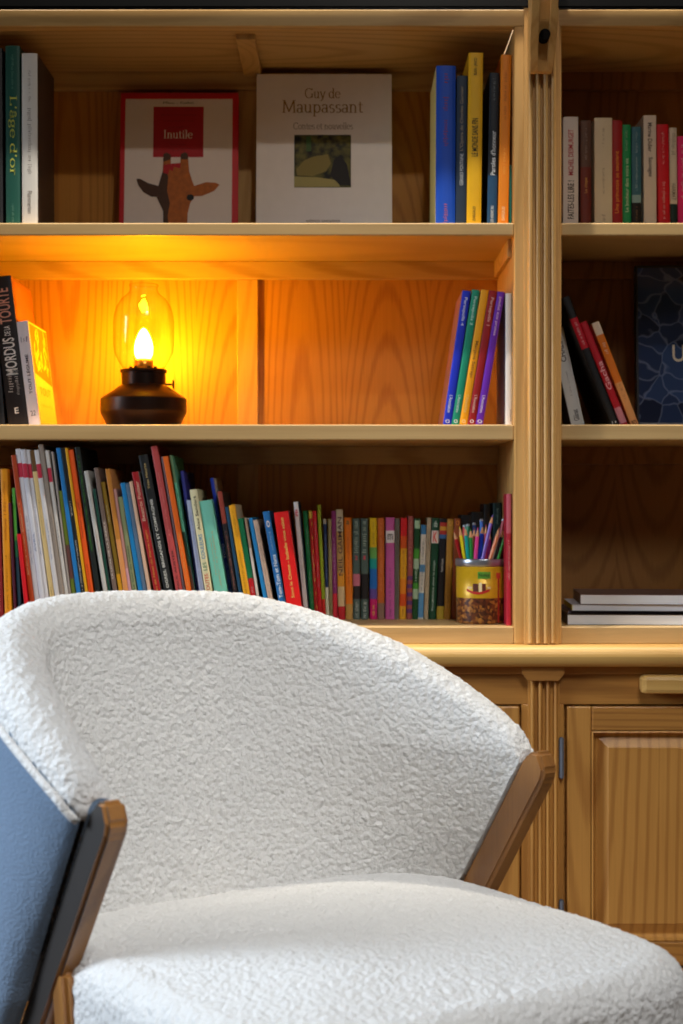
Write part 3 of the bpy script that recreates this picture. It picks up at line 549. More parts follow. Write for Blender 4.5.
# --- bottom shelf, left bay
G5 = 'books in the long row on the bottom shelf'
T = lambda s, a, b, h, c, d='u', *o: (s, a, b, h, c, d, *o)
bot = [
 B('dark red book at the very left of the long bottom row', -4, 480, 1, 618, 6, '8A1A1E', rec=.10, txt=[T('~t1', .1, .3, .3, 'C87070')]),
 B('amber yellow book with dark red spine lettering, tall, second in the bottom row', 3.9, 469, 8.5, 618, 8.0, 'F09A10', rec=.10, txt=[T('~u1', .55, .92, .42, '9A2A10'), T('~u2', .1, .45, .3, '7A4A10')]),
 B('thin maroon book right of the amber yellow one', 9.4, 503, 15.2, 612, 3.2, '5A1A30', rec=.10),
 B('thin book, green above and slate blue below, at the left of the bottom row', 13.4, 488, 19.6, 608, 4.2, '2A4A5A', rec=.10, bands=[(.62, 1, '5AB040'), (.5, .62, '2A7A50')]),
 B('short bright red book low in the left part of the bottom row', 18.5, 534, 26.5, 608, 5.0, 'E01020', rec=.09),
 B('brown-orange spined book with pale lettering, taller than the short red one', 10.3, 455, 31.8, 603, 5.4, 'B8451A', rec=.10, txt=[T('~v1', .30, .72, .45, 'F0C090')]),
 B('first white manga volume with red tag, next to the brown-orange book', 15.2, 449, 37.2, 603, 5.6, 'DCD8DC', rec=.10, bands=[(.84, .92, 'C83048')], txt=[T('~w1', .35, .62, .4, '7A86A8')]),
 B('second white manga volume with red tag, in the bottom row', 21, 449.5, 42.5, 603, 5.4, 'D8D8E0', rec=.10, bands=[(.84, .92, 'C83048')], txt=[T('AVRIL', .42, .53, .4, '7A86A8')]),
 B('third white manga volume with red tag, left of the cream spine', 25.8, 450, 47, 602, 4.8, 'DEDBDF', rec=.10, bands=[(.84, .92, 'C83048')], txt=[T('~x1', .40, .68, .4, '7A86A8')]),
 B('cream yellow spined book with tiny brown lettering among the white volumes', 30, 450.5, 52.5, 601, 5.2, 'E8C888', rec=.10, bands=[(.88, 1, '6A4A22')], txt=[T('~y1', .50, .72, .3, '8A6A32'), T('~y2', .13, .22, .3, '5A4A22')]),
 B('white manga volume with red tag, right of the cream spine', 35.3, 450, 57.6, 600, 5.2, 'DAD6D6', rec=.10, bands=[(.84, .92, 'C83048')], txt=[T('~z1', .38, .62, .4, '7A86A8')]),
 B('grey taupe book rising highest in the white group', 39.2, 444.5, 62.3, 599, 5.6, '9A8C80', rec=.10, txt=[T('~z2', .5, .62, .3, '5A5048')]),
 B('last white manga volume with red tag, right of the taupe book', 46.4, 450.5, 67, 598, 4.8, 'D6D0C8', rec=.10, bands=[(.82, .90, 'C83048')], txt=[T('~aa', .40, .60, .4, '8A8A98')]),
 B('pale grey magazine spine left of the olive book', 51.3, 452, 69.5, 597, 3.4, 'A89A90', rec=.10),
 B('short olive green book left of the tall bright blue one', 57.4, 491, 73.4, 596, 4.4, '6A7A1C', rec=.10, bands=[(.35, .6, '6A4038')]),
 B('tall bright blue spined book between olive and black books', 55.0, 448, 78.4, 595, 4.8, '1C7AC0', rec=.10),
 B('black book with white title in the left part of the bottom row', 61.6, 448, 83, 595, 5.2, '181412', rec=.10, side='A03A20', txt=[T('~LES MILLE', .18, .48, .5, 'E8E0D8'), T('~ab', .62, .70, .5, 'D8D0C8'), T('~ac', .04, .12, .5, 'E8E0D8')]),
 B('thin yellow spined book left of the bright orange one', 65.7, 448, 86.6, 595, 3.6, 'E8A80C', rec=.10),
 B('bright orange book with dark lettering, left part of the bottom row', 70, 450, 91.2, 594, 5.6, 'F05A10', rec=.10, txt=[T('~ad', .5, .72, .4, '7A2808'), T('~ae', .08, .35, .4, '7A2808')]),
 B('black book with green spine lettering, right of the bright orange one', 77.2, 447, 98, 593, 5.8, '161C18', rec=.10, txt=[T('~af', .42, .95, .5, '4A9A30')]),
 B('white-grey spine with faint red print, right of the black and green book', 86, 471, 105.5, 592, 4.8, 'C8C4BC', rec=.10, txt=[T('~ag', .45, .62, .3, 'C05050'), T('~ah', .7, .9, .25, '8A8480')]),
 B('thin dark green book in the left part of the bottom row', 93.6, 489, 109, 592, 3.6, '0F4A38', rec=.10, side='8A98A0'),
 B('taupe brown book with cream upright title, left of the olive and yellow spine', 96.0, 468, 115, 590, 4.8, '7A6458', rec=.10, txt=[T('LE LIVRE DE LA JUNGLE', .30, .66, .5, 'E0D0C0')]),
 B('olive spined book turning yellow at the foot, right of the taupe brown book', 101.8, 482, 120.5, 590, 4.6, '8A6A10', rec=.10, bands=[(0, .36, 'E0A010')], txt=[T('~ai', .72, .84, .4, 'E8D8A8')]),
 B('tan orange book, pale at the foot, left of the pinkish spine', 107.4, 469, 125.6, 590, 5.6, 'E89A58', rec=.10, bands=[(.55, 1, 'C8802C')]),
 B('thin pinkish spine left of the grey-green book', 114.2, 489, 129.4, 590, 3.8, 'C08A80', rec=.10, bands=[(0, .42, 'D8A0A8')]),
 B('grey-green book with dark lettering, left of the vivid blue spine', 118.9, 497, 134, 590, 4.8, '8A9268', rec=.10, txt=[T('Le tour du monde', .28, .62, .36, '303820')]),
 B('vivid blue spine in the middle-left of the bottom row', 122.2, 483, 140.2, 589, 4.6, '1082C0', rec=.10),
 B('slate grey-blue spine beside the vivid blue one', 127.2, 483.5, 144.6, 589, 4.0, '5A7088', rec=.10),
 B('thin cream spine left of the red book with gold and white script', 130.6, 481.5, 149, 589, 3.2, 'E0B89A', rec=.10),
 B('red book with gold and white script, left of the wide black book', 135, 472, 156.8, 588, 6.6, 'A80C14', rec=.10, side='D8D0C0', txt=[T('Beatrix Potter', .68, .94, .5, 'E8C0A0'), T('Les contes de Noel de Pierre Lapin', .10, .62, .42, 'D89A40')]),
 B('black book titled Ogres, brigands et compagnie', 142.8, 455, 168.2, 588, 9.0, '161818', rec=.10, txt=[T('OGRES, BRIGANDS ET COMPAGNIE', .22, .74, .36, 'E8E4D8'), T('Yves Heurte', .80, .95, .28, 'D0B070'), T('Milan', .06, .13, .3, 'F0F0F0')]),
 B('tall dusty red book, highest of the bottom row', 154, 446, 178.8, 588, 6.6, 'C04A48', rec=.10, side='901A1C', txt=[T('PAUL AUSTER', .2, .42, .3, '2A1010'), T('~aj', .5, .85, .3, 'E08A80')]),
 B('thin grey-mauve spine between dusty red and orange books', 161.3, 457, 183.2, 588, 2.8, '80707A', rec=.10),
 B('vivid orange book right of the tall dusty red one', 164.4, 456.5, 188.2, 588, 5.2, 'F06A10', rec=.10, txt=[T('~ak', .1, .55, .45, 'F8B060')]),
 B('mint green spined book, dark at its foot, right of the vivid orange one', 169.6, 455.5, 191.8, 588, 4.2, '6ABF98', rec=.10, bands=[(0, .35, '5A3A28'), (.35, .55, '1C3A28'), (.84, 1, '6A8A60')], txt=[T('~al', .6, .8, .4, '104030')]),
 B('violet blue book rising behind the lavender spine', 179.6, 471, 196, 588, 4.8, '3C3C96', rec=.12),
 B('lavender grey spine with a blue stripe, left of the colourful letters', 183.6, 500, 199.8, 588, 4.8, 'A8B0CC', rec=.095, side='1838A8', txt=[T('~am', .2, .9, .35, '6A7498')]),
 B('cream book titled Toutes les couleurs in multicoloured letters', 189.6, 489.5, 207.3, 588, 7.4, 'E6DDB0', rec=.09, txt=[T('Alex Sanders', .70, .95, .4, '3A3418'), T('TOUTES', .235, .38, .5, 'D04828'), T('LES', .405, .465, .5, '2A7A50'), T('COULEURS', .49, .67, .5, '2A80A8')]),
 B('wide mint green book with orange lettering', 202.3, 500.5, 219.3, 588, 13.0, '78C8B0', rec=.09, txt=[T('~an', .3, .75, .16, 'D8903A', 'u', .1), T('~ao', .4, .7, .12, 'D8903A', 'u', -.12)]),
 B('tall royal blue book with white title right of the wide mint one', 207.8, 478, 228.3, 588, 5.6, '1230A0', rec=.13, side='C8C0B4', txt=[T('TOTO', .45, .55, .6, 'F0F0F8'), T('~ap', .2, .42, .4, 'A8B8F0')]),
 B('black spine with red head and speckled lettering left of the golden book', 219.6, 491.5, 234.6, 588, 4.6, '20161A', rec=.10, bands=[(.76, 1, 'A04030')], txt=[T('~aq', .1, .7, .5, 'B07060')]),
 B('thin petrol blue spine against the golden yellow book', 226.6, 507, 239.6, 588, 3.0, '1A4A68', rec=.10, side='B0B0B8'),
 B('golden yellow book with brown lettering in the middle of the bottom row', 231.8, 505, 246, 590, 6.4, 'F0A814', rec=.09, side='D8C8A8', txt=[T('~SEPT CONTES', .12, .62, .4, '8A6210'), T('~ar', .74, .95, .3, 'A87A18')]),
 B('green, red and green banded spine right of the golden one', 238.8, 518.5, 252.3, 592, 5.0, '0F8A58', rec=.10, bands=[(.14, .44, 'D81828')], txt=[T('~as', .22, .36, .5, 'F0C0C0')]),
 B('thin white spined book in the middle of the bottom row', 245.2, 518, 257, 594, 3.2, 'D8CCC0', rec=.10, bands=[(.72, 1, 'A88A70')]),
 B('thin sky blue spine between white and beige patterned ones', 250.4, 518, 264.8, 595, 4.0, '1E88C8', rec=.10),
 B('beige patterned spine left of the blue spine with large white title', 255.3, 520, 269.8, 596, 4.6, 'C8AC98', rec=.10, txt=[T('~at', .05, .95, .4, '8A6A58')]),
 B('blue spine with large white title, left of the wide bright red book', 266, 511.5, 281.3, 598, 6.8, '1A6EB0', rec=.10, side='123A60', txt=[T('Tom-Tom et Nana', .24, .62, .6, 'F0F4F8'), T('~au', .66, .82, .3, 'B0D0E8'), T('o', .86, .92, .5, 'F8E0D0', 'h')]),
 B('wide bright red book with gold script title', 280.6, 512, 293.2, 601, 15.2, 'E6100F', rec=.085, side='B00C0C', txt=[T('Sous le Chene - Isabelle vous salue', .24, .95, .22, 'F0C060')]),
 B('white spine with a red emblem rising behind the wide red book', 290.8, 502, 300.2, 600, 7.0, 'D0C8C4', rec=.15, side='24486A', txt=[T('e', .88, .94, .6, 'C02040', 'h'), T('~av', .3, .6, .4, '7A7470')]),
 B('dark green paperback right of the wide red book', 300.6, 511, 307.2, 604, 7.0, '0E6A34', rec=.17, txt=[T('~aw', .15, .45, .3, 'B8D8B8'), T('~ax', .62, .85, .3, '90B898')]),
 B('red paperback with yellow dotted spine', 307.2, 511, 313.2, 606, 5.2, 'B81E18', rec=.18, bands=[(.93, 1, 'D8B040')], txt=[T('. . . . . . .', .1, .9, .16, 'F0C840', 'u', .2), T('~ay', .35, .6, .45, 'F0D8A0')]),
 B('plain red paperback between the dotted and the lime green spine', 313.5, 511, 319.3, 608, 5.4, 'D01420', rec=.18, txt=[T('~az', .3, .9, .35, 'F0A0A0')]),
 B('thin lime green paperback with red foot', 318.6, 505, 323.8, 609, 3.6, '9AA81C', rec=.18, bands=[(0, .18, 'D02018')]),
 B('navy and white paperback right of the lime green one', 323.8, 519, 326.6, 609, 4.6, '1C2C58', rec=.19, bands=[(0, .32, 'D8D0B8'), (.95, 1, 'B0A898')], txt=[T('~ba', .4, .85, .35, 'A8B0D0')]),
 B('beige khaki paperback left of the purple one', 328.9, 519, 330.2, 612, 4.8, '9A8A5C', rec=.19, txt=[T('~bb', .05, .3, .5, '4A4020')]),
 B('purple paperback with a red foot', 333.4, 511, 335.3, 613, 4.4, '8A2A6A', rec=.19, bands=[(0, .24, 'D82838')], txt=[T('~bc', .3, .75, .35, 'E0B0D0')]),
 B('multicoloured paperback with large dark letters, left of the bright orange pocket book', 338.8, 509.5, 341.7, 614, 6.8, 'C89A58', rec=.19, bands=[(0, .12, 'C82028'), (.12, .3, 'D8B888'), (.30, .42, 'E89A28'), (.8, 1, 'C8BCA0')], txt=[T('NEIL GAIMAN', .40, .93, .62, '4A2A28')]),
 B('bright orange paperback standing first in the straight row of pocket books', 347.6, 517.6, 349.5, 618, 7.0, 'E87A10', rec=.20, bands=[(0, .15, 'C8964A')], txt=[T('~bd', .33, .85, .3, '9A4208'), T('a', .93, .97, .4, '2A5A28', 'h')]),
 B('left of two grey-green manga pocket books with a pink patch', 356, 518.5, 356.5, 618, 7.2, '4E6058', rec=.20, bands=[(.33, .45, 'C87080'), (.2, .33, '241C1C')], txt=[T('~be', .66, .97, .7, 'B8C8B8'), T('2', .59, .63, .4, 'E04858', 'h'), T('~bf', .02, .17, .5, 'D0D8D0')]),
 B('right of two grey-green manga pocket books with a dark patch', 364.3, 518.5, 364.8, 618, 7.2, '4E6058', rec=.20, bands=[(.2, .45, '1C1616')], txt=[T('~bg', .66, .97, .7, 'B8C8B8'), T('1', .59, .63, .3, 'E04858', 'h'), T('~bh', .02, .17, .5, 'D0D8D0')]),
 B('rainbow banded pocket book, yellow at the head and magenta at the foot', 373.2, 518, 373.6, 618, 7.0, '6A4A98', rec=.20, bands=[(.71, 1, 'E8C010'), (.60, .71, '6AA850'), (.5, .60, '109A90'), (.3, .5, '1868B8'), (0, .2, 'C81068')], txt=[T('~bi', .74, .96, .3, '9A7A08'), T('~bj', .04, .14, .4, 'F0D020')]),
 B('burnt orange pocket book right of the rainbow banded one', 380.9, 518, 381.0, 618, 6.6, 'C86420', rec=.20, bands=[(0, .16, '8A6A58')], txt=[T('~bk', .28, .95, .35, 'E8A060')]),
 B('pink pocket book with a white patch near its head', 390.2, 517.5, 390.0, 618, 8.6, 'C85CA0', rec=.20, bands=[(.75, .87, 'ECE4E4')], txt=[T('m', .78, .84, .6, '181014', 'h'), T('~bl', .03, .5, .35, '6A1A50')]),
 B('grey brown pocket book right of the pink one', 397.2, 518.5, 396.6, 618, 4.8, '6A6458', rec=.20, txt=[T('~bm', .1, .9, .4, '3A342C')]),
 B('red to yellow graded pocket book in the straight row', 404, 518, 402.6, 618, 6.4, 'E8A81C', rec=.20, bands=[(.82, 1, 'D81418'), (.7, .82, 'E05818'), (.25, .4, 'E88818'), (.13, .25, 'E05010')], txt=[T('~bn', .42, .68, .35, 'A85008'), T('~bo', .03, .1, .4, '8A3008')]),
 B('brown spine patterned with purple in the straight row', 410.9, 516, 409.2, 618, 5.4, 'A05048', rec=.20, bands=[(.30, .34, '603070'), (.22, .26, '603070'), (.14, .18, '603070'), (.38, .42, '603070'), (.06, .10, '603070')], txt=[T('~bp', .5, .95, .5, 'D89080')]),
 B('green checkered pocket book in the straight row', 417.5, 518.5, 414.8, 618, 5.8, '144A20', rec=.20, bands=[(.9, .98, 'A8C8A0'), (.6, .7, '4A9A30'), (.5, .6, 'A8C0A0'), (.2, .3, 'A8C0A0'), (.3, .36, '4A9A30')], txt=[T('~bq', .38, .5, .5, 'C0D8C0')]),
 B('blue and cream mottled pocket book, slightly lower than the checkered one', 423.8, 525, 420.4, 618, 5.6, 'D8D0C0', rec=.20, bands=[(.9, 1, '3A7AA8'), (.5, .58, '5A90B8'), (.02, .28, '5A94C0')], txt=[T('~br', .3, .85, .4, '4A5A6A')]),
 B('thin cream tan pocket book left of the dark green one', 429.3, 518, 426, 618, 4.2, 'B8A484', rec=.20, txt=[T('~bs', .15, .9, .4, '7A6A50')]),
 B('dark green pocket book with a red figure on a white patch', 435.8, 518, 432.2, 618, 7.2, '0C4428', rec=.20, bands=[(.75, .875, 'EAD8CC')], txt=[T('K', .76, .865, .55, 'E03A28', 'h'), T('Vocabulaire dans la neige', .08, .58, .3, 'C8D8C8'), T('db', .91, .97, .5, 'C8D8C8', 'h')]),
 B('black pocket book with diagonal colour stripes at its head', 443.6, 518.5, 440.2, 618, 7.0, '120E14', rec=.20, bands=[(0, .13, 'B8982C'), (.88, .92, 'D8A030'), (.84, .88, 'B83028'), (.80, .84, '3A68A0'), (.92, .96, 'B83028')], txt=[T('Patrick Cauvin', .47, .6, .3, 'D8D0C8')]),
 B('tan yellow pocket book left of the pencil tin', 450.6, 519, 447.2, 618, 6.4, 'B8842C', rec=.20, txt=[T('~bt', .1, .6, .3, '8A5A18'), T('o', .93, .98, .6, 'E0A040', 'h')]),
 B('brown orange pocket book partly behind the pencil tin', 457.6, 518.5, 454.6, 618, 6.2, '9A4A1C', rec=.20, txt=[T('o', .93, .98, .6, 'D88030', 'h')]),
 B('black book rising behind the pencils', 466, 515, 465, 618, 10, '14100E', rec=.205),
 B('wide black book behind the middle of the pencil tin', 476, 512, 476, 618, 12, '100D0C', rec=.205),
 B('tall dark book behind the purple pencil', 487, 504, 487, 618, 6, '1A1412', rec=.205),
 B('dark teal book behind the right part of the pencils', 497.3, 503, 497.3, 618, 8.6, '123A40', rec=.205, txt=[T('~bu', .82, .95, .3, '9AC0B8')]),
 B('red and pink spine standing upright at the right end of the bottom row', 508.9, 494, 509.0, 619, 4.8, 'B01830', rec=.10, dep=.052, free=True, bands=[(.7, 1, 'C86070')], txt=[T('~bv', .35, .65, .5, 'E8A8A8')]),
]
rq = random.Random(9)
for q in bot:
    if q['xt'] < 112: q['w'] *= .70 if q['yt'] > 480 and q['xt'] < 20 else .87
    if q['rec'] <= .10: q['rec'] = .010 + .016*max(0, min(1, q['xt']/290)) + (q['rec']-.10)*.4 + rq.uniform(0, .004)
    elif q['rec'] < .16: q['rec'] -= .075
row(bot, ZB, G5, (XL0, XL1))

# --- books facing out
def facing(label, xc, y, wd, ht, th, lean, zs, col, group, side=None):
    root = empty('book', (xc, y, zs+.0003+th*math.sin(lean)), label, 'book', group, (-lean, 0, 0))
    t = .0022; bm = bmesh.new()
    bx(bm, -wd/2, wd/2, 0, t, 0, ht, 0, .0007); bx(bm, -wd/2, wd/2, th-t, th, 0, ht, 0); bx(bm, -wd/2, -wd/2+t, t, th-t, 0, ht, 0)
    obj('cover', bm, paper(col), root)
    bm = bmesh.new(); bx(bm, -wd/2+t*1.05, wd/2-.003, t*1.02, th-t*1.02, .003, ht-.003); obj('page_block', bm, pages_mat('CFC4AE', 1), root)
    return root
def face_fit(px0, px1, ptop, y, lean, zs, th):
    """width, height and centre of a book standing at depth y whose top edge shows at pixel row ptop"""
    k = (D0+y)/F; z0 = zs + th*math.sin(lean); r = (512-ptop)/F
    h = (CZ + r*(D0+y) - z0)/(math.cos(lean) - r*math.sin(lean))
    return (px1-px0)*k, h, ((px0+px1)/2-341.5)*k, k, 512-(z0-CZ)/k
gw_, gh_, gx, kf, gb0 = face_fit(118.5, 237.5, 93, .235, R(6), Z2T, .016)
gb = facing('red-bordered book with a giraffe head on its white cover, facing out', gx, .235, gw_, gh_, .016, R(6), Z2T, 'C8101C', 'books facing out')
def gm(cx, cy):
    py = 85+cy/5.06; return (-gw_/2 + (cx-45)/595*gw_, max(.002, (gb0-py)/(gb0-93)*gh_))
patch('cover_panel', [gm(70,790), gm(610,790), gm(610,72), gm(70,72)], -.0003, ink('E9DCD8'), gb)
patch('title_panel', [gm(212,368), gm(465,368), gm(465,112), gm(212,112)], -.0006, ink('B01420'), gb)
GIR = mat('giraffe_print', 'B4621E', .6, 0, .45, 90); GID = mat('giraffe_print_dark', '4A2A14', .6, 0, .3, 90)
patch('giraffe_head', [gm(*p) for p in ((268,790),(266,640),(235,575),(232,545),(250,480),(262,440),(264,352),(280,345),(302,356),(302,402),(350,402),(352,352),(372,343),(387,352),(395,440),(412,492),(428,530),(420,570),(402,600),(390,650),(384,790))], -.0008, GIR, gb)
patch('giraffe_ear', [gm(*p) for p in ((130,478),(150,478),(190,500),(245,515),(238,570),(205,568),(165,545),(140,510))], -.0009, GID, gb)
patch('giraffe_ear', [gm(*p) for p in ((418,515),(480,495),(530,498),(548,508),(520,540),(460,565),(418,566))], -.0009, GIR, gb)
patch('giraffe_shaded_side', [gm(*p) for p in ((268,790),(266,640),(235,575),(232,545),(250,480),(262,440),(270,400),(290,470),(285,540),(300,600),(290,660),(300,790))], -.0010, GID, gb)  # left half of the head: shade on the giraffe, part of the print
patch('giraffe_horn_tip', [gm(*p) for p in ((264,392),(264,352),(280,345),(302,356),(302,380))], -.0010, GID, gb)
patch('giraffe_horn_tip', [gm(*p) for p in ((352,380),(352,352),(372,343),(387,352),(389,380))], -.0010, GID, gb)
patch('giraffe_eye', [gm(402+19*math.cos(t*.524), 572+16*math.sin(t*.524)) for t in range(12)], -.0012, ink('120A06'), gb)
patch('giraffe_bow', [gm(*p) for p in ((266,408),(300,402),(352,398),(350,425),(318,418),(312,440),(296,430),(290,456),(264,448))], -.0012, ink('B8141E'), gb)
Dk = ink('6A0C14')
for s, cy, wpx in (('~g_a', 160, 180), ('~g_b', 190, 150), ('~g_c', 222, 100), ('~g_d', 310, 80), ('~g_e', 338, 60)):
    p = gm(340, cy); front_text(s, p[0], p[1], wpx/595*gw_, .0042, -.0010, Dk, gb)
p = gm(338, 274); front_text('#Inutile', p[0], p[1], 146/595*gw_, 40/705*gh_, -.0011, ink('F2E6D8'), gb, 'title')
p = gm(338, 98); front_text('Pfiou - Gallet', p[0], p[1], 155/595*gw_, .005, -.0008, ink('7A6A68'), gb, 'author')
# white Maupassant volume
mw, mh, mxc, kf2, mb0 = face_fit(255.8, 392.2, 74, .225, R(5), Z2T, .034)
mb = facing('large white volume titled Contes et nouvelles, with small dark picture, facing out', mxc, .225, mw, mh, .034, R(5), Z2T, 'E9E0DE', 'books facing out')
def mm_(px, py): return ((px-324)*kf2, (mb0-py)/(mb0-74)*mh)
gold = ink('9A7440')
front_text('#Guy de', mm_(322.5, 0)[0], mm_(0, 101.5)[1], 36*kf2, 13.5*kf2, -.0006, gold, mb, 'title')
front_text('#Maupassant', mm_(322.5, 0)[0], mm_(0, 117)[1], 81.5*kf2, 17*kf2, -.0006, gold, mb, 'title')
front_text('#Contes et nouvelles', mm_(323, 0)[0], mm_(0, 130)[1], 60*kf2, 7.2*kf2, -.0006, ink('8A7A70'), mb, 'subtitle')
front_text('edition complete', mm_(323, 0)[0], mm_(0, 223)[1], 34*kf2, 3.4*kf2, -.0006, ink('8A7A70'), mb, 'subtitle')
# plain generic picture on the cover: dark greens with an ochre form
pc = bpy.data.materials.new('cover_picture_print'); pc.use_nodes = True; nt = pc.node_tree; b_ = nt.nodes['Principled BSDF']; b_.inputs['Roughness'].default_value = .6
tc = nt.nodes.new('ShaderNodeTexCoord'); nz = nt.nodes.new('ShaderNodeTexNoise'); nz.inputs['Scale'].default_value = 55; nz.inputs['Detail'].default_value = 3
rp = nt.nodes.new('ShaderNodeValToRGB'); rp.color_ramp.elements[0].position = .38; rp.color_ramp.elements[0].color = lin('0E0E06'); rp.color_ramp.elements[1].position = .66; rp.color_ramp.elements[1].color = lin('6A6428')
nt.links.new(tc.outputs['Object'], nz.inputs['Vector']); nt.links.new(nz.outputs['Fac'], rp.inputs[0]); nt.links.new(rp.outputs[0], b_.inputs['Base Color'])
patch('cover_picture', [mm_(294,188), mm_(351,188), mm_(351,135.5), mm_(294,135.5)], -.0005, pc, mb)
patch('picture_foreground', [mm_(294,187.5), mm_(340,187.5), mm_(338,181), mm_(318,178), mm_(294,177)], -.0008, ink('A89C60'), mb)
patch('picture_foreground', [mm_(296,170), mm_(304,161), mm_(314,157), mm_(328,155), mm_(331,164), mm_(326,172), mm_(312,177), mm_(297,176)], -.0009, ink('8A7A3C'), mb)
patch('picture_dark_form', [mm_(330,176), mm_(334,160), mm_(341,157), mm_(347,165), mm_(351,186), mm_(340,186)], -.0010, ink('17100E'), mb)  # plain dark form in the generic print
patch('picture_accent', [mm_(306,137), mm_(311,137), mm_(311,152), mm_(306,152)], -.0010, ink('3C5A26'), mb)
# big dark comic in the right bay
cw_, ch_, cx0, kf3, cb0 = face_fit(637.5, 759, 265.6, .20, R(4), Z1T, .02)
cbk = facing('large comic with a dark blue rocky wave cover, facing out at the right edge', cx0, .20, cw_, ch_, .020, R(4), Z1T, '23242B', 'books facing out')
vm = bpy.data.materials.new('rocky_print'); vm.use_nodes = True; nt = vm.node_tree; b_ = nt.nodes['Principled BSDF']; b_.inputs['Roughness'].default_value = .12; b_.inputs['Coat Weight'].default_value = .3
tc = nt.nodes.new('ShaderNodeTexCoord'); nz = nt.nodes.new('ShaderNodeTexNoise'); nz.inputs['Scale'].default_value = 14; mixv = nt.nodes.new('ShaderNodeMix'); mixv.data_type = 'VECTOR'; mixv.inputs['Factor'].default_value = .06
nt.links.new(tc.outputs['Object'], nz.inputs['Vector']); nt.links.new(tc.outputs['Object'], mixv.inputs['A']); nt.links.new(nz.outputs['Color'], mixv.inputs['B'])
vo = nt.nodes.new('ShaderNodeTexVoronoi'); vo.feature = 'DISTANCE_TO_EDGE'; vo.inputs['Scale'].default_value = 26; nt.links.new(mixv.outputs['Result'], vo.inputs['Vector'])
vc = nt.nodes.new('ShaderNodeTexVoronoi'); vc.inputs['Scale'].default_value = 26; nt.links.new(mixv.outputs['Result'], vc.inputs['Vector'])
rp = nt.nodes.new('ShaderNodeValToRGB'); rp.color_ramp.elements[0].color = lin('6E768E'); rp.color_ramp.elements[1].position = .06; rp.color_ramp.elements[1].color = (0, 0, 0, 1); nt.links.new(vo.outputs['Distance'], rp.inputs[0])
r2 = nt.nodes.new('ShaderNodeValToRGB'); r2.color_ramp.elements[0].color = lin('23283E'); r2.color_ramp.elements[1].color = lin('3F5788'); sepc = nt.nodes.new('ShaderNodeSeparateColor'); nt.links.new(vc.outputs['Color'], sepc.inputs[0]); nt.links.new(sepc.outputs[0], r2.inputs[0])
ad = nt.nodes.new('ShaderNodeMix'); ad.data_type = 'RGBA'; ad.blend_type = 'ADD'; ad.inputs['Factor'].default_value = .8; nt.links.new(r2.outputs[0], ad.inputs['A']); nt.links.new(rp.outputs[0], ad.inputs['B']); nt.links.new(ad.outputs['Result'], b_.inputs['Base Color'])
patch('cover_picture', [(-cw_/2+.004, .012), (cw_/2-.002, .012), (cw_/2-.002, ch_*.985), (-cw_/2+.004, ch_*.985)], -.0004, vm, cbk)
patch('cover_foot', [(-cw_/2+.004, .002), (cw_/2-.002, .002), (cw_/2-.002, .012), (-cw_/2+.004, .013)], -.0005, ink('8A8C98'), cbk)
front_text('UN', -cw_/2+.0985, ch_*.41, .055, .034, -.0007, ink('E8E0D0'), cbk, 'title')

# ------------------------------------------------------------------ magazines lying flat, right bay
def flat_book(label, x0, y0, z0, wd, dp, th, rz, col, spine, pg):
    root = empty('magazine', (x0, y0, z0), label, 'magazine', 'magazines stacked on the bottom shelf', (0, 0, rz))
    t = .0008; bm = bmesh.new()
    bx(bm, 0, wd, 0, dp, 0, t, 0); bx(bm, 0, wd, 0, dp, th-t, th, 0); bx(bm, 0, t, 0, dp, t, th-t, 1)
    obj('cover', bm, [paper(col), paper(spine)], root)
    bm = bmesh.new(); bx(bm, t*1.1, wd-.001, .0008, dp-.001, t*1.05, th-t*1.05); obj('page_block', bm, pages_mat(pg, 2), root)
kz = (D0+.05)/F
zz = ZB+.0003
flat_book('thick white-paged volume at the bottom of the flat stack', PX(567, .05), .045, zz, .30, .21, .0195, R(-3), '4A3A34', '2E2622', 'EEF0F4'); zz += .0198
flat_book('thin dark magazine second from the bottom of the flat stack', PX(588, .05)-.036, .060, zz, .30, .21, .0062, R(-2), '2A2026', '8A8488', '5A4A50'); zz += .0065
flat_book('magazine with a yellow spine in the flat stack', PX(588, .05)-.03, .052, zz, .285, .21, .0115, R(-4), 'B8B4B8', 'E0D010', 'DADCE4'); zz += .0118
flat_book('brown covered magazine on top of the flat stack', PX(592, .05)-.022, .050, zz, .30, .215, .0190, R(-5), '6A4E44', '6A5448', 'EAECF0'); zz += .0193

# ------------------------------------------------------------------ oil-style lamp
LY = .155; kl = (D0+LY)/F; LX = (143.7-341.5)*kl
lamp = empty('table_lamp', (LX, LY, Z1T+.0002), 'glowing oil-style lamp with dark bronze base and clear glass chimney', 'lamp')
pb = 512 - (Z1T-CZ)/kl          # base line in px at that depth
def lz(py): return (pb-py)*kl
def lr(px): return px*kl
lathe('lamp_base', [(0, 0), (lr(36), 0), (lr(38.5), lz(421)), (lr(42.7), lz(413.5)), (lr(43), lz(411)), (lr(42.8), lz(399.5)), (lr(41.5), lz(398)), (lr(23.5), lz(385.8)), (lr(22), lz(385)),
    (lr(22), lz(373.2)), (lr(23.5), lz(373)), (lr(23.8), lz(371)), (lr(23), lz(369.8)), (lr(19.5), lz(369.8)), (lr(19.5), lz(373)), (0, lz(373))], BRONZE, lamp, 64, smooth=False)
for p in lamp.children[0].data.polygons: p.use_smooth = True
lamp.children[0].data.set_sharp_from_angle(angle=R(25))
gl = bpy.data.materials.new('clear_glass'); gl.use_nodes = True; nt = gl.node_tree; nt.nodes.remove(nt.nodes['Principled BSDF'])
lw = nt.nodes.new('ShaderNodeLayerWeight'); pw = nt.nodes.new('ShaderNodeMath'); pw.operation = 'POWER'; pw.inputs[1].default_value = 3.5; nt.links.new(lw.outputs['Facing'], pw.inputs[0])
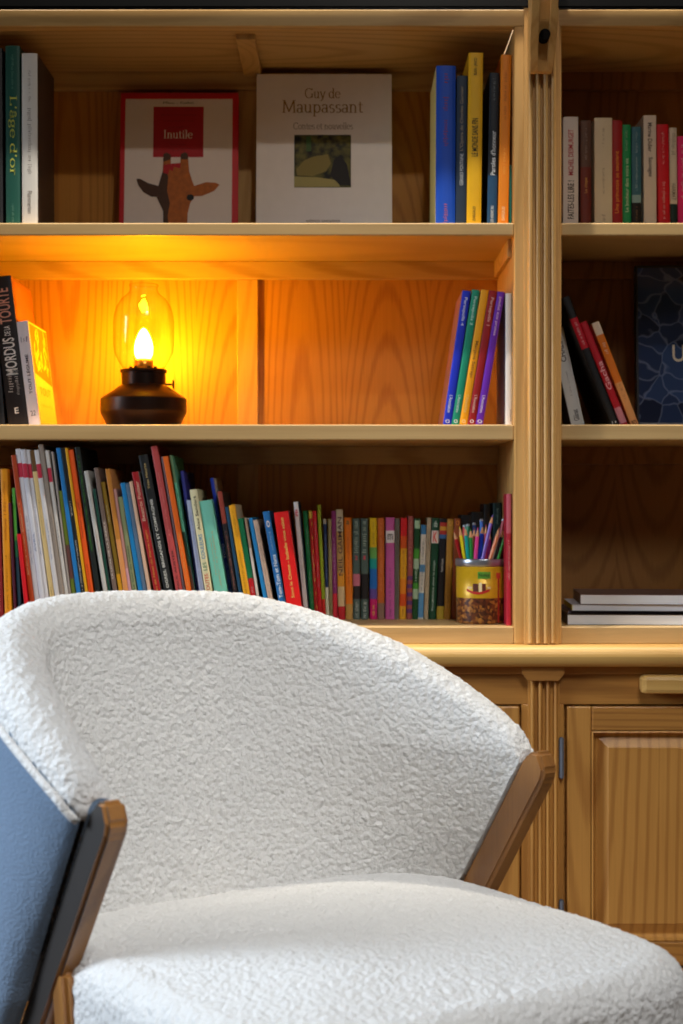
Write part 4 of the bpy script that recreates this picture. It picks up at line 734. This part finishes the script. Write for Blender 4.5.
ta = nt.nodes.new('ShaderNodeBsdfTransparent'); ta.inputs[0].default_value = (.985, .975, .96, 1); tb = nt.nodes.new('ShaderNodeBsdfTransparent'); tb.inputs[0].default_value = (.62, .52, .42, 1)
mt = nt.nodes.new('ShaderNodeMixShader'); nt.links.new(pw.outputs[0], mt.inputs[0]); nt.links.new(ta.outputs[0], mt.inputs[1]); nt.links.new(tb.outputs[0], mt.inputs[2])
gs = nt.nodes.new('ShaderNodeBsdfGlossy'); gs.inputs['Roughness'].default_value = .03; ms = nt.nodes.new('ShaderNodeMixShader'); ms.inputs[0].default_value = .05
nt.links.new(mt.outputs[0], ms.inputs[1]); nt.links.new(gs.outputs[0], ms.inputs[2]); nt.links.new(ms.outputs[0], nt.nodes['Material Output'].inputs[0])
gp = [(17, 371), (21, 368), (25.5, 361), (29, 353), (30.2, 345), (30.2, 322), (29.3, 315), (27, 307), (22, 299), (16.5, 294.5), (14.3, 292), (13.6, 289), (13.8, 286.5), (14.6, 285.6), (14.2, 284.8), (13.2, 285.3)]
pr = [(lr(a), lz(b)) for a, b in gp]; inner = [(a-.0012, b) for a, b in reversed(pr)]
lathe('glass_chimney', pr, gl, lamp, 64)
em = bpy.data.materials.new('glowing_bulb'); em.use_nodes = True; nt = em.node_tree; nt.nodes.remove(nt.nodes['Principled BSDF'])
ee = nt.nodes.new('ShaderNodeEmission'); ee.inputs[0].default_value = (1.0, .50, .006, 1); ee.inputs[1].default_value = 330; nt.links.new(ee.outputs[0], nt.nodes['Material Output'].inputs[0])
lathe('bulb', [(0, lz(359)), (lr(7), lz(358.5)), (lr(9), lz(355)), (lr(9.6), lz(348)), (lr(8.2), lz(341)), (lr(5.4), lz(334)), (lr(2.6), lz(329.5)), (0, lz(327.8))], em, lamp, 24)
lathe('bulb_holder', [(0, lz(373)), (lr(9.5), lz(373)), (lr(9.5), lz(360.5)), (lr(7), lz(359)), (0, lz(359))], mat('brass', 'C8923A', .3, .9), lamp, 24)
for a in (60, 120, 240, 300, 200, 340):
    bm = bmesh.new(); x, y = lr(13)*math.cos(R(a)), lr(13)*math.sin(R(a)); tube(bm, [(x, y, lz(373)), (x, y, lz(367))], lr(1.8), 10); obj('gallery_pin', bm, BRONZE, lamp)
bm = bmesh.new(); tube(bm, [(lr(21.8), 0, lz(384.6)), (lr(30), 0, lz(384.6))], lr(.9), 10); ks = obj('knob_stem', bm, BRONZE, lamp)
bm = bmesh.new(); tube(bm, [(lr(28.6), 0, lz(384.6)), (lr(29.2), 0, lz(384.6)), (lr(30.2), 0, lz(384.6)), (lr(30.8), 0, lz(384.6))], [lr(3), lr(4.8), lr(4.8), lr(3)], 20); obj('knob', bm, BRONZE, ks)

# ------------------------------------------------------------------ tin with pencils
TY = .112; TX = (481.2-341.5)*(D0+TY)/F; TR = 25.4*(D0+TY)/F
tin = empty('biscuit_tin', (TX, TY, ZB+.0002), 'yellow printed biscuit tin with a silver rim holding coloured pencils', 'tin')
kk = (D0+TY-TR)/F
th_ = (624.6-559.5)*kk
yellow = mat('tin_yellow', 'D8A81C', .35, .2, .12, 80)
crumb = bpy.data.materials.new('tin_biscuit_print'); crumb.use_nodes = True; nt = crumb.node_tree; b_ = nt.nodes['Principled BSDF']; b_.inputs['Roughness'].default_value = .35
tc = nt.nodes.new('ShaderNodeTexCoord'); vo = nt.nodes.new('ShaderNodeTexVoronoi'); vo.inputs['Scale'].default_value = 190; nt.links.new(tc.outputs['Object'], vo.inputs['Vector'])
sepc = nt.nodes.new('ShaderNodeSeparateColor'); nt.links.new(vo.outputs['Color'], sepc.inputs[0]); rp = nt.nodes.new('ShaderNodeValToRGB')
rp.color_ramp.elements[0].color = lin('3A1C10'); rp.color_ramp.elements[1].color = lin('B87A30'); e_ = rp.color_ramp.elements.new(.55); e_.color = lin('6A3418')
nt.links.new(sepc.outputs[0], rp.inputs[0]); nt.links.new(rp.outputs[0], b_.inputs['Base Color'])
silver = mat('tin_silver', 'B4B8C0', .28, .85)
zs_ = th_*(623.4-598)/(623.4-559.5)
bm = bmesh.new(); seg = 64
def ringv(r, z): return [bm.verts.new((r*math.cos(2*math.pi*i/seg), r*math.sin(2*math.pi*i/seg), z)) for i in range(seg)]
prof = [(TR*.97, 0, 1), (TR*.985, .003, 1), (TR*.985, zs_, 0), (TR*.985, th_-.014, 0), (TR*.93, th_-.014, 0), (TR*.93, .003, 1), ]
rs = [ringv(p[0], p[1]) for p in prof]
for A, Bq, mi in zip(rs, rs[1:], (1, 1, 0, 0, 1)):
    for i in range(seg): f = bm.faces.new([A[i], A[(i+1) % seg], Bq[(i+1) % seg], Bq[i]]); f.material_index = mi; f.smooth = True
bm.faces.new(rs[0]); bm.faces.new(rs[-1])
obj('tin_body', bm, [yellow, crumb], tin)
lathe('tin_rim', [(TR*.925, th_-.014), (TR*.99, th_-.0145), (TR*1.02, th_-.012), (TR*1.02, th_-.002), (TR*1.0, th_), (TR*.95, th_), (TR*.925, th_-.002)], silver, tin, 64, closed=True)
def on_tin(name, V, Fc, m, off=.0006):
    """wrap flat (u metres around, z) artwork on the front of the tin"""
    r = TR*.985+off; P = [(r*math.sin(u/r), -r*math.cos(u/r), z) for u, z in V]
    me = bpy.data.meshes.new(name); me.from_pydata(P, [], Fc); link(name, me, tin, [m])
def tin_rect(name, u0, u1, z0, z1, m, off=.0005, n=8):
    V = []; Fc = []
    for i in range(n+1): V += [(u0+(u1-u0)*i/n, z0), (u0+(u1-u0)*i/n, z1)]
    for i in range(n): Fc.append((2*i, 2*i+2, 2*i+3, 2*i+1))
    on_tin(name, V, Fc, m, off)
def tp(px, py): return ((px-481.7)*kk*1.0, (623.4-py)*kk)
a = tp(476, 578); b = tp(489, 571); tin_rect('green_label', a[0], b[0], a[1], b[1], ink('5AA02C'))
V, Fc, gw, gh = getg('Nutley'); on_tin('lettering', [(a[0]+.002+v[0]/gw*(b[0]-a[0]-.004), a[1]+.002+v[1]/gh*(b[1]-a[1]-.005)) for v in V], Fc, ink('143A10'), .0009)
for (x0, y0, x1, y1, c) in ((471, 591, 476.5, 583, '5A2A18'), (477, 591.5, 480, 582, 'F0E0B0'), (480.5, 591.5, 484, 583, '6A2A18'), (465, 588, 470, 586, 'E8C890'), (485.5, 588, 489, 586, 'E8C890')):
    a = tp(x0, y0); b = tp(x1, y1); tin_rect('crest', a[0], b[0], a[1], b[1], ink(c), .0006, 3)
V = []; Fc = []
for i in range(13):
    t = i/12; x = 464+t*24; yy = 590.5+3.2*math.sin(math.pi*t); p = tp(x, yy); q = tp(x, yy-2.4); V += [p, q]
for i in range(12): Fc.append((2*i, 2*i+2, 2*i+3, 2*i+1))
on_tin('crest_ribbon', V, Fc, ink('C02818'), .0008)
a = tp(497.2, 622); b = tp(499.4, 578); tin_rect('lamp_post_print', a[0], b[0], a[1], b[1], ink('A82A18'), .0006, 2)
a = tp(495.5, 578); b = tp(501, 572); tin_rect('lamp_post_print', a[0], b[0], a[1], b[1], ink('C8402A'), .0007, 2)
a = tp(468, 612); b = tp(491, 608)
V, Fc, gw, gh = getg('~tin', 7); on_tin('lettering', [(a[0]+v[0]/gw*(b[0]-a[0]), a[1]+v[1]/gh*(b[1]-a[1])) for v in V], Fc, ink('2A120C'), .0008)
# pencils: (top px x, top px y, base px x at rim, colour, blunt end?, depth offset, label)
PC = [
 (453.5, 530, 458.5, 'A81C20', 0, -.012, 'dark red coloured pencil, leftmost in the tin, tip up'),
 (459.5, 526, 461.8, 'E8D020', 0, -.027, 'yellow coloured pencil near the left rim'),
 (465.0, 526, 466.2, '20A8A0', 0, -.035, 'turquoise coloured pencil right of the yellow one'),
 (470.5, 528, 470.6, '0F8A30', 0, -.038, 'green coloured pencil right of the turquoise one'),
 (478.0, 527, 475.0, 'E84A98', 0, -.040, 'pink coloured pencil in front, leaning right'),
 (483.0, 524, 479.0, '1C3CB0', 0, -.034, 'dark blue coloured pencil behind the tall purple one'),
 (493.0, 514, 481.5, '7A5AC0', 0, -.042, 'tall light purple coloured pencil leaning right'),
 (499.5, 527, 489.8, 'E88A50', 0, -.036, 'salmon orange coloured pencil leaning right'),
 (504.0, 528, 495.0, '1C2428', 0, -.030, 'black coloured pencil leaning right between orange and green'),
 (507.5, 526, 498.0, '22B830', 0, -.030, 'bright green coloured pencil leaning right'),
 (474.5, 527, 472.5, '8A4A28', 0, -.010, 'brown coloured pencil behind the pink one'),
 (481.5, 519, 481.0, '3A70C8', 1, .004, 'blue pencil with a metal end standing at the centre of the tin'),
 (486.0, 524, 485.5, 'D04060', 0, -.006, 'rose red coloured pencil behind the purple one'),
 (468.0, 524, 466.5, '3A8A60', 1, .006, 'dark green pencil with blunt end at the back left of the tin'),
 (464.5, 525, 463.0, 'C83838', 1, .012, 'red pencil with blunt end at the back of the tin behind turquoise'),
 (503.8, 519, 496.0, 'B82838', 1, .004, 'red pencil with silver end at the back right'),
 (510.0, 525, 500.5, '8A1C28', 0, -.008, 'maroon coloured pencil at the right rim'),
 (512.0, 530, 502.5, 'C02030', 0, .006, 'scarlet coloured pencil, rightmost in the tin'),
 (490.0, 530, 488.0, 'A02878', 0, -.004, 'magenta coloured pencil low between purple and orange'),
 (474.0, 523, 475.5, '2A50A0', 1, .014, 'blue pencil with blunt end at the back of the tin'),
 (500.0, 531, 493.5, 'E8C8B0', 0, .010, 'beige coloured pencil at the back right of the tin'),
]
tipwood = mat('pencil_wood', 'D8A070', .7)
WALL = Vector((TX, TY, 0))
for (tx, ty, bx0, c, blunt, dy, lab) in PC:
    rp_ = .0036
    rim_z = ZB + th_; Yp = TY+dy; kp = (D0+Yp)/F
    top_ = Vector(((tx-341.5)*kp, Yp, CZ-(ty-512)*kp)); rimp = Vector(((bx0-341.5)*kp, Yp, rim_z))
    # clamp inside the rim
    dv = rimp - Vector((TX, TY, rim_z)); mr = TR*.925 - rp_ - .001
    if dv.length > mr: dv = dv.normalized()*mr; rimp = Vector((TX, TY, rim_z)) + dv
    d = (top_-rimp).normalized()
    # foot: continue down to the tin bottom, kept inside the wall
    s = (rimp.z - (ZB+.006))/max(d.z, .2); foot = rimp - d*s
    fv = foot - Vector((TX, TY, foot.z)); fv.z = 0
    if fv.length > mr: fv = fv.normalized()*mr; foot = Vector((TX+fv.x, TY+fv.y, foot.z))
    d = (top_-foot); L = d.length; q = d.normalized().to_track_quat('Z', 'Y')
    e = empty('coloured_pencil', foot, lab, 'pencil', 'coloured pencils in the tin'); e.rotation_mode = 'QUATERNION'; e.rotation_quaternion = q
    e.rotation_mode = 'XYZ'; 
    L0 = L - (.018 if not blunt else .004)
    bm = bmesh.new(); tube(bm, [(0, 0, 0), (0, 0, L0)], rp_, 6); obj('shaft', bm, mat('pencil_paint', c, .3), e)
    if blunt:
        bm = bmesh.new(); tube(bm, [(0, 0, L0+.0001), (0, 0, L0+.003), (0, 0, L0+.0045)], [rp_, rp_, rp_*.6], 12); obj('end_cap', bm, mat('pencil_cap', 'B0B8C0', .3, .6), e)
    else:
        bm = bmesh.new(); tube(bm, [(0, 0, L0+.0001), (0, 0, L0+.012)], [rp_, .0013], 12); obj('sharpened_wood', bm, tipwood, e)
        bm = bmesh.new(); tube(bm, [(0, 0, L0+.0121), (0, 0, L0+.017)], [.0013, .0004], 8); obj('lead', bm, mat('pencil_lead', c, .5), e)

# ------------------------------------------------------------------ armchair
PHI = math.atan2(.567, .824)
ch = empty('armchair', (-.003, -D0+1.851, 0.0), 'cream boucle armchair with curved backrest, blue outer fabric and wooden arm posts', 'armchair', None, (0, 0, PHI))
def boucle(name, c1, c2, sc_=150, strength=.9):
    m = bpy.data.materials.new(name); m.use_nodes = True; nt = m.node_tree; b = nt.nodes['Principled BSDF']
    tc = nt.nodes.new('ShaderNodeTexCoord'); nz = nt.nodes.new('ShaderNodeTexNoise'); nz.inputs['Scale'].default_value = sc_*1.7; nz.inputs['Detail'].default_value = 3; nz.inputs['Distortion'].default_value = 1.2
    vo = nt.nodes.new('ShaderNodeTexVoronoi'); vo.inputs['Scale'].default_value = sc_; vo.inputs['Randomness'].default_value = 1
    nt.links.new(tc.outputs['Object'], nz.inputs['Vector']); nt.links.new(tc.outputs['Object'], vo.inputs['Vector'])
    mth = nt.nodes.new('ShaderNodeMath'); mth.operation = 'SUBTRACT'; nt.links.new(nz.outputs['Fac'], mth.inputs[0]); nt.links.new(vo.outputs['Distance'], mth.inputs[1])
    bp = nt.nodes.new('ShaderNodeBump'); bp.inputs['Strength'].default_value = strength; bp.inputs['Distance'].default_value = .0032
    nt.links.new(mth.outputs[0], bp.inputs['Height']); nt.links.new(bp.outputs[0], b.inputs['Normal'])
    mx = nt.nodes.new('ShaderNodeMix'); mx.data_type = 'RGBA'; mx.inputs['A'].default_value = lin(c1); mx.inputs['B'].default_value = lin(c2)
    nt.links.new(nz.outputs['Fac'], mx.inputs['Factor']); nt.links.new(mx.outputs['Result'], b.inputs['Base Color'])
    b.inputs['Roughness'].default_value = 1; b.inputs['Specular IOR Level'].default_value = .1; b.inputs['Sheen Weight'].default_value = .25
    return m
BOU = boucle('cream_boucle', 'CDC9C4', 'E8E6E2'); BLUE = boucle('blue_fabric', '5C7088', '788CA2', 260, .4)
A_, Bk, PW, QW, KZ = .2885, .301, .541, 1.58, 1.275
ZA, ZM, ZL = .612, .815, .30
LEAN = .68
def ztop(t): return ZA + (ZM-ZA)*max(0, math.sin(t))**KZ
def curve(t, z):
    a = A_ + .02*(z-ZA); yo = LEAN*(ZA-z) if z < ZA else 0.0
    Bz = max(Bk - .20*(ZM-z), yo+.04); co, si = math.cos(t), max(0, math.sin(t))
    x = a*math.copysign(abs(co)**PW, co) - .094*si**2; y = yo + (Bz-yo)*si**QW
    return Vector((x, y, z))
def outn(t, z):
    t0, t1 = max(.001, t-.03), min(math.pi-.001, t+.03)
    p, q = curve(t0, z), curve(t1, z); d = (q-p); n = Vector((d.y, -d.x, 0)).normalized(); return n
def thick(t): return .030 + .060*max(0, math.sin(t))**.7
def shell_pt(t, s):
    """s 0..1 inner bottom to inner top, 1..2 over the rim, 2..3 down the outside"""
    zt = ztop(t); th = thick(t); rr = th/2; n = outn(t, zt-rr)
    if s <= 1: z = ZL + (zt-rr-ZL)*s; return curve(t, z)
    if s <= 2:
        a = math.pi*(s-1); c = curve(t, zt-rr); return c + n*(rr - rr*math.cos(a)) + Vector((0, 0, rr*math.sin(a)))
    z = zt-rr - (zt-rr-ZL)*(s-2); c = curve(t, zt-rr)
    cz = curve(t, z); return cz + outn(t, z)*th
def grid_mesh(name, ts, ss, m, amp, parent, freq=95):
    V = [shell_pt(t, s) for t in ts for s in ss]; nS = len(ss); Fc = []
    for i in range(len(ts)-1):
        for j in range(nS-1): Fc.append((i*nS+j, (i+1)*nS+j, (i+1)*nS+j+1, i*nS+j+1))
    me = bpy.data.meshes.new(name); me.from_pydata(V, [], Fc); me.update()
    bump(me, amp, freq)
    for p in me.polygons: p.use_smooth = True
    return link(name, me, parent, [m])
def bump(me, amp, freq):
    if not amp: return
    N = [v.normal.copy() for v in me.vertices]
    for v, n in zip(me.vertices, N):
        p = v.co*freq; h = noise.noise(p)*.7 + noise.noise(p*2.1+Vector((7, 3, 1)))*.45
        lump = noise.noise(v.co*9)*1.2
        v.co += n*amp*(h + .6*lump)
    me.update()
def lin_(a, b, n): return [a+(b-a)*i/n for i in range(n+1)]
eps = .004
def tpar(n): # even spacing in arc length, roughly
    return [eps + (math.pi-2*eps)*(i/n) for i in range(n+1)]
TS = tpar(460)
def even(ts):
    pts = [curve(t, .6) for t in ts]; L = [0]
    for a, b in zip(pts, pts[1:]): L.append(L[-1]+(b-a).length)
    n = 430; out = []; j = 0
    for i in range(n+1):
        s = L[-1]*i/n
        while j < len(L)-2 and L[j+1] < s: j += 1
        f = (s-L[j])/max(1e-9, L[j+1]-L[j]); out.append(ts[j]+(ts[j+1]-ts[j])*min(1, f))
    return out
TE = even(tpar(4000))
grid_mesh('back_upholstery', TE, lin_(0, 1, 120)[:-1] + lin_(1, 2.0, 44) + lin_(2.0, 2.03, 2)[1:], BOU, .0026, ch, 130)
grid_mesh('outer_fabric', TE[::3], lin_(2.01, 3.0, 40), BLUE, .0006, ch)
# piping along the outer edge of the rim
bm = bmesh.new(); tube(bm, [shell_pt(t, 2.03) + outn(t, ztop(t))*.003 for t in TE[::3]], .0048, 10)
o = obj('piping', bm, BOU, ch, True)
# end caps of the backrest (fabric return behind the posts)
for t in (TE[0], TE[-1]):
    ss = lin_(0, 1, 20) + lin_(1, 2, 16)[1:] + lin_(2, 3, 20)[1:]; pts = [shell_pt(t, s) for s in ss]
    bm = bmesh.new(); c = [bm.verts.new(p) for p in pts]
    n = len(c)
    for i in range(n//2): 
        j = n-1-i
        if j-1 > i+1: bm.faces.new([c[i], c[i+1], c[j-1], c[j]])
        elif j-1 == i+1: bm.faces.new([c[i], c[i+1], c[j]])
    obj('back_end', bm, BLUE if t > 1 else BOU, ch)
# wooden posts: run down and back along the ends of the backrest to the rear legs
def beam(name, pts, dims, m, parent, bev=.006):
    """rectangular section (x width, y depth) swept through pts"""
    bm = bmesh.new(); rings = []
    for p, (wx, wy) in zip(pts, dims):
        p = Vector(p); rings.append([bm.verts.new(p+Vector((a*wx/2, b*wy/2, 0))) for a, b in ((-1, -1), (1, -1), (1, 1), (-1, 1))])
    for A, Bq in zip(rings, rings[1:]):
        for k in range(4): bm.faces.new([A[k], A[(k+1) % 4], Bq[(k+1) % 4], Bq[k]])
    bm.faces.new(rings[0]); bm.faces.new(rings[-1][::-1])
    bmesh.ops.recalc_face_normals(bm, faces=bm.faces[:])
    es = [e for e in bm.edges if len(e.link_faces) == 2 and e.calc_face_angle(0) > R(25)]
    bmesh.ops.bevel(bm, geom=es, offset=bev, segments=3, affect='EDGES')
    return obj(name, bm, m, parent)
for sg in (1, -1):
    def ep(z, dy=0.0, dx=0.0):
        c = curve(eps if sg > 0 else math.pi-eps, max(z, ZL)) if z > ZL else None
        x = sg*(A_ + .02*(z-ZA)) + sg*.014 + sg*dx; y = LEAN*(ZA-z) - .026 + dy
        return (x, y, z)
    bm = bmesh.new(); wy = .054
    def fy(z): return LEAN*(ZA-z) - .026
    prof = [(fy(.30)-wy/2, .30), (fy(.30)+wy/2, .30), (fy(ZA-.010)+wy/2, ZA-.010), (fy(ZA)+wy*.30, ZA+.002), (fy(ZA)+wy*.05, ZA+.001), (fy(ZA-.022)-wy*.42, ZA-.020), (fy(ZA-.035)-wy/2, ZA-.035)]
    prism(bm, prof, 'X', sg*(A_+.016)-.0135, sg*(A_+.016)+.0135)
    bmesh.ops.recalc_face_normals(bm, faces=bm.faces[:])
    bmesh.ops.bevel(bm, geom=bm.edges[:], offset=.0045, segments=3, affect='EDGES')
    bmesh.ops.recalc_face_normals(bm, faces=bm.faces[:]); bm.normal_update()
    for f in bm.faces: f.material_index = 1 if f.normal.x*sg > .8 else 0
    obj('arm_post', bm, [WALNUT, mat('dark_stained_wood', '2B2623', .45, 0, .15, 30)], ch)
    beam('rear_leg', [(sg*.300, .360, 0), (sg*(A_+.016), LEAN*(ZA-.30)-.026, .2999)], [(.024, .034), (.029, .054)], WALNUT, ch)
    beam('front_leg', [(sg*.295, .035, 0), (sg*.300, .075, .22), (sg*(A_+.014), .100, .408)], [(.022, .026), (.026, .036), (.026, .038)], WALNUT, ch)
    beam('side_rail', [(sg*.285, -.20, .30), (sg*.285, .20, .30)], [(.024, .05), (.024, .05)], WALNUT, ch, .003) if False else None
bm = bmesh.new(); bx(bm, -.27, .27, -.215, -.19, .235, .284, 0, .003); bx(bm, -.27, .27, .215, .24, .235, .284, 0, .003)
bx(bm, -.29, -.262, -.19, .215, .235, .284, 0, .003); bx(bm, .262, .29, -.19, .215, .235, .284, 0, .003); obj('seat_frame', bm, WALNUT, ch)
# seat cushion
SX, SY0, SY1, SZ, SB = .306, -.338, .270, .450, .285
def seat_pt(th, s):
    """s 0..1 centre to shoulder, 1..2 round the edge, 2..3 down the side, 3..4 underside"""
    n = 5.0; c, si = math.cos(th), math.sin(th); r = (abs(c)**n + abs(si)**n)**(-1/n)
    hx, hy = SX, (SY1-SY0)/2; yc = (SY0+SY1)/2; er = .040
    if s <= 1: f = s; rx, ry = (hx-er)*f, (hy-er)*f; z = SZ - .022*f**2.6; 
    elif s <= 2: a = math.pi/2*(s-1); rx = hx-er+er*math.sin(a); ry = hy-er+er*math.sin(a); z = SZ-.022-er+er*math.cos(a)
    elif s <= 3: f = s-2; rx, ry = hx, hy; z = (SZ-.022-er) + (SB+.012-(SZ-.022-er))*f
    else: f = s-3; rx, ry = hx-.02*f-(hx-.02)*0, hy-.02*f; z = SB+.012-.012*f
    return Vector((r*c*rx, yc + r*si*ry, z))
ths = lin_(0, 2*math.pi, 620)[:-1]; sss = lin_(0.015, 1, 95) + lin_(1, 2, 22)[1:] + lin_(2, 3, 14)[1:] + lin_(3, 4, 4)[1:]
V = [seat_pt(t, s) for t in ths for s in sss]; nS = len(sss); nT = len(ths); Fc = []
for i in range(nT):
    for j in range(nS-1): Fc.append((i*nS+j, i*nS+j+1, ((i+1) % nT)*nS+j+1, ((i+1) % nT)*nS+j))
Fc.append(tuple(i*nS for i in range(nT))[::-1]); Fc.append(tuple(i*nS+nS-1 for i in range(nT)))
me = bpy.data.meshes.new('seat_cushion'); me.from_pydata(V, [], Fc); me.update(); bm = bmesh.new(); bm.from_mesh(me); bmesh.ops.recalc_face_normals(bm, faces=bm.faces[:]); bm.to_mesh(me); bm.free(); me.update()
bump(me, .0022, 115)
for p in me.polygons: p.use_smooth = True
link('seat_cushion', me, ch, [BOU])
